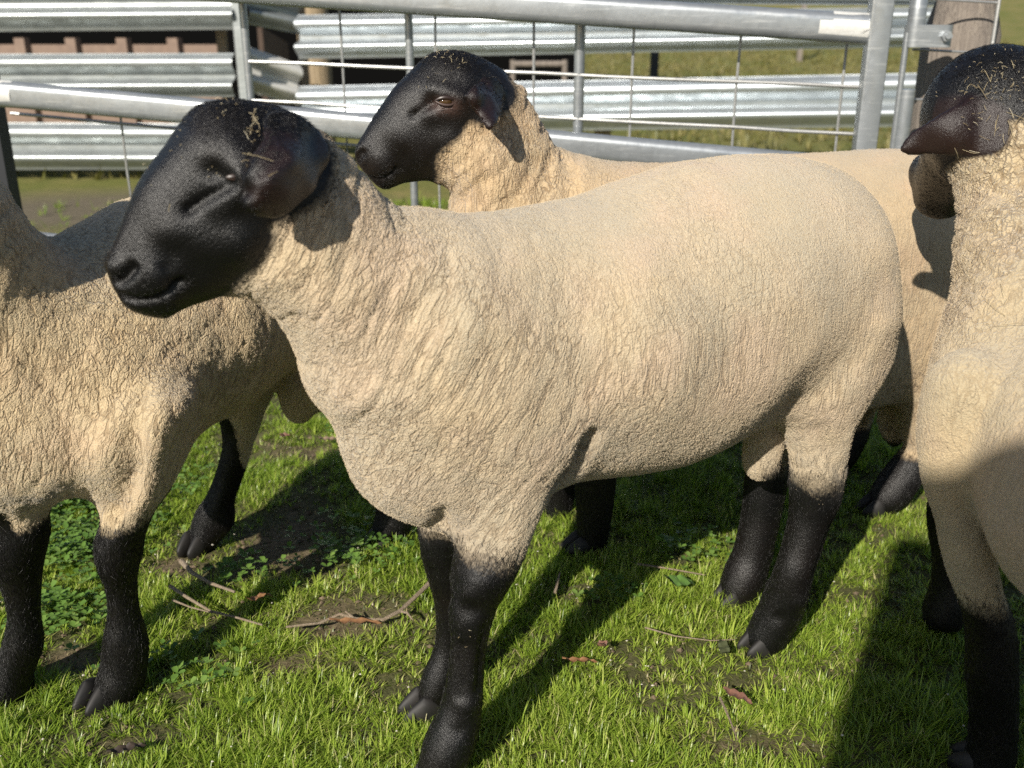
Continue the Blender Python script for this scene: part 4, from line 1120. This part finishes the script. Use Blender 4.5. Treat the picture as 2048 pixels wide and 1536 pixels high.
# ================================================================= the ram behind it
def back_ram():
    fr = Frame(.42, 1.83, R(15))
    root = empty('sheep', tuple(fr.o))
    tag(root, 'black faced sheep behind the front one, its head raised in profile with the eye open', 'sheep', 'sheep in the pen')
    v = Vox((-.75, -.27, -.03), (.62, .27, 1.0), VOX * 1.15)
    U = fr.un
    def C(px, py, val, n=0.0): a, b = U(px, py, n); return (a, b, val)
    torso = fr.poly([(1110, 318), (1164, 318), (1240, 323), (1350, 326), (1450, 318), (1560, 311), (1680, 304), (1780, 298), (1830, 301), (1890, 320), (1940, 360), (1972, 430), (1985, 520), (1980, 620),
                     (1960, 720), (1900, 790), (1830, 815), (1760, 800), (1600, 830), (1400, 860), (1200, 870), (1050, 860), (960, 820), (920, 740), (900, 640), (900, 540), (930, 430), (1000, 370)])
    v.inflate(torso, .17, [C(1050, 560, .14), C(1400, 560, .18), C(1800, 500, .165), C(950, 760, .10), C(1900, 700, .15)], 0, 0)
    neck = fr.poly([(1037, 169), (1056, 194), (1071, 220), (1088, 248), (1105, 282), (1130, 307), (1164, 322), (1250, 400), (1200, 560), (1000, 650), (905, 560), (899, 427), (893, 378), (870, 350), (880, 260), (950, 170)])
    v.inflate(neck, .085, [C(1000, 220, .066), C(980, 340, .085), (C(1050, 480, .12))], 0, .035)
    head = fr.poly([(887, 102), (858, 109), (836, 127), (813, 150), (787, 176), (768, 203), (748, 231), (731, 260), (714, 288), (709, 306), (713, 326), (728, 346), (745, 365), (762, 378), (782, 377),
                    (802, 368), (824, 364), (853, 361), (881, 358), (920, 330), (975, 280), (1020, 240), (1040, 190), (1018, 152), (994, 132), (971, 119), (943, 108), (915, 101)])
    v.inflate(head, .07, [C(900, 150, .062), C(890, 205, .068), C(900, 280, .064), C(840, 300, .048), C(800, 250, .05), C(750, 310, .040), C(780, 355, .036), C(722, 320, .028), C(980, 160, .052)], 0, .02)
    for sd in (-1, 1):
        ear = fr.poly([(958, 158), (940, 164), (921, 186), (929, 206), (941, 224), (950, 241), (956, 254), (966, 258), (976, 248), (992, 236), (1008, 222), (1020, 200), (1022, 175), (1005, 158), (980, 150)], n=-.1)
        nc = [C(1015, 180, .05, -.1), C(985, 160, .065, -.1), C(935, 185, .140, -.1), C(965, 245, .155, -.1), C(970, 200, .118, -.1)]
        v.inflate(ear, .016, .0085, [(a, b, sd * c) for a, b, c in nc], .012)
    st = [(1790, 700, 1960, 690), (1785, 780, 1925, 775), (1796, 838, 1892, 848), (1808, 882, 1868, 905), (1790, 908, 1852, 950), (1768, 934, 1832, 986), (1748, 966, 1806, 1018), (1740, 1000, 1776, 1026)]
    P = v.limb(fr, -.085, st, (.004, .03, .14, .3)); E1 = P[-1]
    v.tube([(q[0] - .03, .08, q[2], q[3]) for q in P], (.004, .03, .14, .3))
    P = v.limb(fr, -.08, [(1135, 860, 1260, 860), (1143, 930, 1240, 930), (1148, 990, 1232, 990), (1150, 1030, 1226, 1030), (1152, 1075, 1218, 1075), (1148, 1105, 1212, 1108), (1142, 1126, 1200, 1130)], (.004, .03, .14, .3)); E2 = P[-1]
    v.tube([(q[0] - .015, .08, q[2], q[3]) for q in P], (.004, .03, .14, .3))
    b = U(1785, 845, -.02)
    v.ball((b[0], -.02, b[1]), (.030, .032, .055), .02, tilt=.3)
    V, F = v.mesh(3); F = orient(V, F); N = normals(V, F)
    def S(pts, n=-.06): return [U(a, b, n) for a, b in pts]
    for pts, wd, dp in (([(868, 178), (895, 186), (922, 196)], .014, .006), ([(862, 205)], .012, -.006), ([(868, 205), (845, 222), (828, 234)], .005, -.006), ([(890, 215), (860, 232)], .012, .003),
                        ([(735, 362), (765, 366), (785, 355), (797, 343)], .0035, -.006), ([(732, 312), (724, 322), (722, 330)], .005, -.008), ([(718, 312)], .012, .004), ([(765, 345)], .018, .004),
                        ([(805, 320)], .02, -.005), ([(885, 290)], .03, .005), ([(893, 204)], .010, -.004), ([(1100, 320), (1060, 400), (1010, 470)], .012, -.010), ([(1070, 320), (1020, 400), (960, 450)], .010, -.007),
                        ([(1140, 318), (1120, 380)], .012, -.008), ([(1850, 700), (1890, 850)], .02, -.004)):
        V, _ = stroke(V, N, S(pts), wd, dp)
    def fld(ctl): return v.field([C(a, b, c, -.06) for a, b, c in ctl], V[:, 0], V[:, 2])
    blk = fr.poly([(1042, 185), (1030, 215), (1000, 232), (975, 248), (955, 250), (938, 246), (920, 274), (889, 299), (877, 327), (882, 362), (860, 400), (650, 400), (650, 60), (1000, 60), (1035, 160)], n=-.06, sub=3)
    pig = sstep(-.014, .014, poly_dist(blk, V[:, 0], V[:, 2]))
    ear_in = poly_dist(fr.poly([(940, 168), (924, 184), (950, 238), (966, 256), (1008, 222), (1022, 175), (980, 150)], n=-.1), V[:, 0], V[:, 2])
    earw = sstep(-.006, .004, ear_in) * sstep(.072, .085, np.abs(V[:, 1]))
    pig = np.maximum(pig, earw)
    lim = np.where(V[:, 0] < 0, U(1165, 930, -.08)[1], U(1840, 905, -.085)[1]); lim = np.where(V[:, 2] < .30, lim, -1)
    pig = np.maximum(pig, sstep(lim + .02, lim - .02, V[:, 2]))
    wool = 1 - pig
    neckw = fld([(1000, 260, 1), (960, 320, .8), (1050, 330, 1), (1000, 430, 1), (1120, 350, .7), (1240, 340, .15), (1500, 400, 0), (1850, 500, 0), (1840, 800, .4)])
    N = normals(V, F)
    V = V - N * (neckw * wool * (fold_field(V, N, R(-38), .020, .09, 12, 5) * .0055 + fold_field(V, N, R(-20), .010, .03, 15, 4) * .002))[:, None]
    wrk = fld([(1000, 260, 1), (960, 320, .6), (1050, 330, .9), (1000, 430, .8), (1200, 340, .3), (1700, 330, .15), (1850, 400, .3), (1820, 600, .5), (1820, 780, .9)])
    fl = np.exp(-(((V[:, 0] - U(893, 212, -.06)[0]) / .022) ** 2 + ((V[:, 2] - U(893, 212, -.06)[1]) / .012) ** 2)) * .28
    soil = fld([(1780, 850, .25), (1840, 880, .5), (1850, 600, .08), (1000, 300, .06), (1300, 400, .0)]) * vnoise(V / .02, 7)
    body = skin(root, fr, V, F, pig, wrk, soil, MAT_RAM2, earw, fl * pig, 60000, 26000, 41, back=(.85, 0, .25), poll=U(905, 115, -.02))
    for e_ in (E1, E2): hoof(root, fr, e_, (-.95, -.3))
    s, z = U(891, 203, -.065)
    for sd in (-1, 1): eye_parts(root, fr, s, sd * .0600, z, sd, .0115, True, .55, -.15)
    return root

# ================================================================= the ram at the left edge, facing the camera, its head out of the picture
def left_ram():
    fr = Frame(-.5, 1.5, 0)
    root = empty('sheep', tuple(fr.o))
    tag(root, 'cream woolled sheep cut by the left edge of the photo, its head out of view', 'sheep', 'sheep in the pen')
    v = Vox((-.55, -.75, -.03), (.45, .50, 1.0), VOX * 1.15)
    def L(x, y, z, r): return (x + .5, y - 1.5, z, r)
    v.tube([L(-.39, 1.80, .545, .150), L(-.46, 1.66, .540, .180), L(-.53, 1.50, .512, .185), L(-.62, 1.34, .485, .165), L(-.68, 1.25, .46, .125)], .03)
    v.tube([L(-.70, 1.25, .60, .125), L(-.705, 1.20, .70, .105), L(-.735, 1.14, .81, .082)], .05)
    v.ball((-.655 + .5, 1.25 - 1.5, .41), (.130, .11, .085), .04)                   # brisket
    v.ball((-.555 + .5, 1.33 - 1.5, .40), (.085, .12, .13), .05, yaw=.4)           # shoulder
    hd = [L(-.77, 1.10, .88, .070), L(-.86, 1.02, .85, .052), L(-.92, .97, .81, .040)]
    v.tube(hd, .03)
    for sg in (-1, 1):
        v.inflate(fr.poly([(-420, 250), (-380, 230), (-330, 250), (-310, 310), (-340, 360), (-390, 330)], n=-.37 + .0) + np.array([sg * .07, .02]), .014, .009, -.39 + .03 * sg, .012)
    ends = []
    def leg(pts, W, y, k=(.006, .035, .15, .3), D=.034, toe=True):
        n0 = y - 1.5
        P = fr.poly(pts, n=n0)
        v.inflate(P, D, [(*fr.un(a, b, n0), c) for a, b, c in W], n0, k)
        lo_ = P[P[:, 1] < max(P[:, 1].min(), 0) + .04]; ends.append((lo_[:, 0].mean() - .006, n0 - .006, 0))
        return P
    leg([(215, 850), (226, 966), (217, 1007), (201, 1048), (193, 1076), (195, 1113), (209, 1154), (217, 1195), (217, 1228), (209, 1269), (205, 1310), (193, 1359), (172, 1412), (200, 1420), (246, 1412),
         (283, 1380), (295, 1300), (285, 1253), (275, 1212), (273, 1154), (283, 1105), (291, 1056), (303, 1019), (328, 982), (352, 900), (385, 800), (300, 760)], [(290, 850, .07), (265, 980, .048), (240, 1090, .04), (245, 1200, .029), (250, 1290, .031), (235, 1380, .038)], 1.24)
    leg([(-60, 850), (-30, 960), (-14, 1000), (-16, 1080), (-6, 1130), (12, 1190), (18, 1230), (8, 1280), (-2, 1310), (-20, 1360), (-40, 1410), (0, 1420), (57, 1405), (64, 1351), (84, 1294), (78, 1228), (82, 1140),
         (96, 1064), (97, 978), (110, 880)], [(20, 900, .06), (40, 1050, .042), (45, 1210, .029), (40, 1290, .031), (10, 1390, .038)], 1.235)
    leg([(440, 760), (446, 860), (444, 905), (418, 982), (392, 1023), (379, 1072), (379, 1108), (410, 1118), (436, 1085), (467, 1048), (469, 1002), (486, 953), (503, 905), (528, 830), (560, 740)], [(500, 780, .07), (475, 880, .04), (445, 970, .032), (430, 1030, .030), (405, 1090, .034)], 1.69)
    leg([(590, 740), (690, 850), (722, 910), (748, 960), (752, 1020), (742, 1072), (760, 1104), (798, 1098), (825, 1040), (830, 960), (830, 880), (790, 760), (690, 700)], [(700, 780, .075), (780, 900, .04), (790, 990, .032), (780, 1070, .036)], 1.70)
    b = at(598, 790, 1.66); v.ball((b[0] + .5, .16, b[2]), (.036, .036, .055), .02)
    V, F = v.mesh(3); F = orient(V, F); N = normals(V, F)
    def ctl(c): return [(*fr.un(a, b, n - 1.5), val) for a, b, n, val in c]
    lim = np.where(V[:, 1] < 0, np.where(V[:, 0] > -.17, fr.un(245, 1040, -.26)[1], fr.un(40, 985, -.26)[1]), fr.un(480, 840, .19)[1] + .03)
    ok = (V[:, 1] < 0) | (V[:, 0] < .005) | (V[:, 0] > .16)
    lim = np.where(ok, lim, -1)
    lim = lim + .025 * (vnoise(V / .03, 3) - .5)
    pig = sstep(lim + .02, lim - .02, V[:, 2])
    pig = np.maximum(pig, sstep(.80, .84, V[:, 2] + .35 * np.maximum(-.33 - V[:, 1], 0)))
    wool = 1 - pig
    fo = fold_field(V, N, R(-25), .022, .08, 32, 4); fo2 = fold_field(V, N, R(-12), .011, .028, 35, 3)
    fw = sstep(.12, -.15, V[:, 1])
    V = V - N * (wool * (.25 + .75 * fw) * (fo * .0026 + fo2 * .0014))[:, None]
    V = V + N * ((vnoise(V / .05, 8) - .5) * .004 * wool)[:, None]
    N = normals(V, F)
    V, _ = stroke(V, np.tile(np.array([[0, -1.0, 0]]), (len(V), 1)), [fr.un(398, 690, -.05), fr.un(392, 780, -.05), fr.un(350, 880, -.05)], .018, -.018)
    wrk = .35 + .40 * fw
    bd = np.exp(-(((V[:, 0] - fr.un(150, 945, -.25)[0]) / .07) ** 2 + ((V[:, 2] - fr.un(150, 945, -.25)[1]) / .03) ** 2))
    soil = np.clip(bd * .9 + .45 * sstep(.06, 0, V[:, 2] - lim), 0, .9) * sstep(.3, .6, vnoise(V / .018, 5))
    skin(root, fr, V, F, pig, wrk, soil, MAT_RAM3, None, None, 90000, 50000, 61, cell=(.0072, .008, .0125), shear=-.25, zsplit=.7)
    for e_ in ends: hoof(root, fr, e_, (-.35, -.9))
    for sd in (-1, 1): eye_parts(root, fr, -.33 + sd * .05, -.46, .87, -1, .011, False)
    return root

# ================================================================= the ram at the right edge, looking away
def right_ram():
    fr = Frame(.7, 1.1, 0)
    root = empty('sheep', tuple(fr.o))
    tag(root, 'sheep cut by the right edge of the photo, looking away, straw on its black poll', 'sheep', 'sheep in the pen')
    v = Vox((-.30, -.75, -.03), (.45, .62, 1.02), VOX * 1.1)
    def T(px, py, y, r): p = at(px, py, y); return (p[0] - .7, p[1] - 1.1, p[2], r)
    v.tube([T(2040, 400, 1.34, .075), T(2066, 520, 1.25, .098), T(2072, 650, 1.19, .110), T(2072, 800, 1.15, .122)], .05)
    v.tube([T(2072, 800, 1.15, .122), (-.035, -.17, .47, .160), (.03, -.42, .48, .17), (.08, -.58, .48, .14)], .03)
    v.tube([T(1985, 232, 1.38, .086), T(1935, 300, 1.47, .062), T(1895, 350, 1.55, .047), T(1884, 388, 1.59, .040)], .02)
    v.tube([T(1985, 232, 1.38, .082), T(2040, 330, 1.33, .085)], .03)
    bt = T(1862, 402, 1.60, .02); v.ball(bt[:3], (.020, .03, .016), .015)
    bt = T(1848, 345, 1.60, .02); v.ball(bt[:3], (.022, .03, .03), .015)
    ear = fr.poly([(1806, 302), (1830, 264), (1860, 234), (1896, 211), (1940, 196), (1982, 214), (1984, 256), (1966, 286), (1938, 302), (1902, 310), (1861, 312), (1824, 314)], n=.22)
    v.inflate(ear, .024, .012, [(*fr.un(1975, 235, .22), .215), (*fr.un(1900, 265, .22), .200), (*fr.un(1820, 298, .22), .235)], .012)
    ear2 = T(2090, 230, 1.44, .02); v.ball((ear2[0] + .03, ear2[1], ear2[2] - .03), (.07, .012, .035), .012, tilt=.4)
    P = v.limb(fr, -.02, [(1850, 780, 2010, 770), (1836, 870, 1990, 860), (1846, 935, 1966, 930), (1858, 990, 1962, 985), (1872, 1037, 1968, 1036), (1887, 1105, 1980, 1100), (1906, 1165, 2000, 1158), (1924, 1222, 2020, 1214),
                           (1931, 1280, 2034, 1275), (1930, 1340, 2036, 1340), (1937, 1400, 2036, 1400), (1936, 1480, 2034, 1480), (1918, 1560, 2024, 1560), (1906, 1625, 2000, 1630)], (.004, .014, .2, .45)); E1 = P[-1]
    P = fr.poly([(1870, 880), (1856, 980), (1858, 1060), (1866, 1120), (1862, 1180), (1848, 1228), (1860, 1252), (1912, 1250), (1928, 1200), (1918, 1120), (1914, 1040), (1930, 960), (1990, 860), (1960, 780), (1880, 800)], n=.30)
    v.inflate(P, .034, [(*fr.un(a, b, .30), c) for a, b, c in ((1920, 860, .06), (1890, 1000, .036), (1890, 1120, .03), (1885, 1220, .037))], [(*fr.un(1930, 800, .2), .16), (*fr.un(1900, 900, .3), .25), (*fr.un(1890, 1050, .3), .30), (*fr.un(1885, 1220, .3), .30)], .03)
    for sx in (-.02, .20):                                   # hind legs, out of the picture
        v.tube([(.02 + sx * .7, -.50, .35, .09), (.0 + sx, -.58, .22, .04), (.0 + sx, -.55, .10, .030), (.0 + sx, -.52, .03, .034), (.0 + sx, -.49, .015, .034)], .03)
    v.tube([(.16, .02, .35, .07), (.15, .03, .2, .036), (.15, .03, .09, .029), (.15, .05, .02, .035)], .03)
    V, F = v.mesh(3); F = orient(V, F); N = normals(V, F)
    lim = np.where(V[:, 1] > .12, fr.un(1900, 1000, .3)[1] + .03, fr.un(1980, 1200, -.02)[1]) + .02 * (vnoise(V / .03, 3) - .5)
    pig = sstep(lim + .04, lim - .04, V[:, 2])
    c = np.array(T(1985, 225, 1.38, 0)[:3])
    # black head: everything ahead of a slanting line behind the ears
    pxy = photo_xy(fr.world(V))
    hp = np.array([(1700, 60), (2300, 60), (2300, 225), (2048, 240), (1985, 252), (1955, 275), (1930, 300), (1905, 330), (1880, 350), (1872, 390), (1880, 440), (1840, 520), (1700, 500)], float)
    d = poly_dist(hp, pxy[:, 0], pxy[:, 1]) * .0007
    hb = np.maximum(sstep(.25, .31, V[:, 1]), sstep(-.012, .012, d)) * (V[:, 2] > .55) * (V[:, 1] > .10)
    ear_in = poly_dist(ear, V[:, 0], V[:, 2])
    earw = sstep(-.010, .002, ear_in) * sstep(.16, .17, V[:, 1]) * (V[:, 1] < .26)
    pig = np.clip(np.maximum(pig, np.maximum(hb, earw)), 0, 1)
    wool = 1 - pig
    fo = fold_field(V, N, R(62), .020, .07, 52, 4); fo2 = fold_field(V, N, R(70), .010, .03, 55, 3)
    nw = sstep(.50, .64, V[:, 2]) * sstep(0, .1, V[:, 1])
    V = V - N * (wool * nw * (fo * .0045 + fo2 * .0018))[:, None]
    V = V + N * (((vnoise(V / .07, 8) - .5) * .010 + (vnoise(V / .025, 18) - .5) * .003) * wool)[:, None]
    wrk = .22 + .68 * nw + .2 * sstep(.45, .55, V[:, 2])
    soil = .25 * sstep(.08, 0, V[:, 2] - lim) * vnoise(V / .02, 5) + .10 * vnoise(V / .1, 9)
    skin(root, fr, V, F, pig, np.clip(wrk, 0, 1), soil, MAT_RAM4, earw, None, 80000, 30000, 81, cell=(.0066, .0066, .0085), back=(.5, -.6, -.3), zsplit=.55, poll=(T(1985, 150, 1.36, 0)[0], T(1985, 150, 1.36, 0)[2]))
    hoof(root, fr, E1, (-.8, .5))
    p = T(1905, 262, 1.50, 0)
    for sd in (-1, 1): eye_parts(root, fr, p[0] + (0.0 if sd < 0 else .115), p[1] + (.0 if sd < 0 else .06), p[2], 1, .011, False)
    return root
HAIR = 1.0
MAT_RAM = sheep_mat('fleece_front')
MAT_RAM2 = sheep_mat('fleece_behind', (1.0, .93, .84))
MAT_RAM3 = sheep_mat('fleece_left', (1.0, .97, .89))
MAT_RAM4 = sheep_mat('fleece_right', (.97, .95, .88))
RAMS = [main_ram(), back_ram(), left_ram(), right_ram()]

# straw caught in the coats: laid on the skin where a ray from the photo point meets it
M_STRAW = leaf_mat('straw', [(0, (.20, .15, .08)), (.6, (.40, .33, .20)), (1, (.55, .49, .36))], .15, .5)
from mathutils.bvhtree import BVHTree
def bvh(o):
    me = o.data; V = np.zeros(len(me.vertices) * 3, np.float32); me.vertices.foreach_get('co', V)
    F = np.zeros(len(me.polygons) * 4, np.int32); me.polygons.foreach_get('vertices', F)
    return BVHTree.FromPolygons(V.reshape(-1, 3).tolist(), F.reshape(-1, 4).tolist())
def straw_on(root, spots, seed, label):
    body = [o for o in root.children if o.name.startswith('body')][0]
    T = bvh(body); g = np.random.default_rng(seed); V = []; F = []; tint = []
    for px, py, sx, sy, n, ln in spots:
        for _ in range(n):
            d = Vector(ray(px + g.normal() * sx, py + g.normal() * sy)).normalized()
            hit, nr, _, _ = T.ray_cast(Vector((0, 0, CAM_H)), d)
            if hit is None: continue
            if nr.dot(d) > 0: nr = -nr
            t = Vector(g.normal(0, 1, 3)); t = (t - nr * t.dot(nr) * .75).normalized(); L = ln * min(3.0, .25 + g.exponential(.75)); b = nr.cross(t).normalized() * .00024
            b2 = nr * .00024
            p0, p1, p2 = hit + nr * .0045 - t * L / 2, hit + nr * .0060 + b * g.normal() * 2, hit + nr * .0045 + t * L / 2; k = len(V)
            for p in (p0, p1, p2): V += [p + b, p + b2, p - b, p - b2]
            for s in (0, 4):
                for j in range(4): F.append((k + s + j, k + s + (j + 1) % 4, k + s + 4 + (j + 1) % 4, k + s + 4 + j))
            tint += [g.random()] * 12
    me = np_mesh('straw', np.array([tuple(v) for v in V]), np.array(F), False, {'tint': np.array(tint)})
    return tag(link('straw', me, None, M_STRAW), kind='stuff', label=label)
straw_on(RAMS[3], [(1990, 175, 45, 30, 70, .0035), (1965, 195, 28, 25, 12, .008), (2020, 150, 30, 20, 30, .004), (2000, 250, 30, 12, 20, .010), (1980, 330, 50, 60, 18, .014), (2000, 620, 40, 60, 8, .016)], 1, 'bits of straw on the black poll and neck of the sheep looking away')
straw_on(RAMS[0], [(505, 258, 8, 16, 26, .006), (515, 330, 10, 10, 5, .010), (350, 270, 25, 30, 12, .003), (440, 225, 50, 18, 18, .003), (350, 300, 2, 2, 1, .012), (430, 340, 10, 10, 7, .002), (1430, 340, 40, 20, 3, .012), (930, 1270, 14, 14, 4, .004), (310, 360, 25, 40, 8, .0025)], 2, 'bits of straw on the head of the front sheep')
straw_on(RAMS[1], [(885, 115, 22, 8, 22, .004), (915, 130, 12, 10, 8, .007), (870, 140, 25, 20, 12, .003)], 3, 'bits of straw on the poll of the sheep behind')
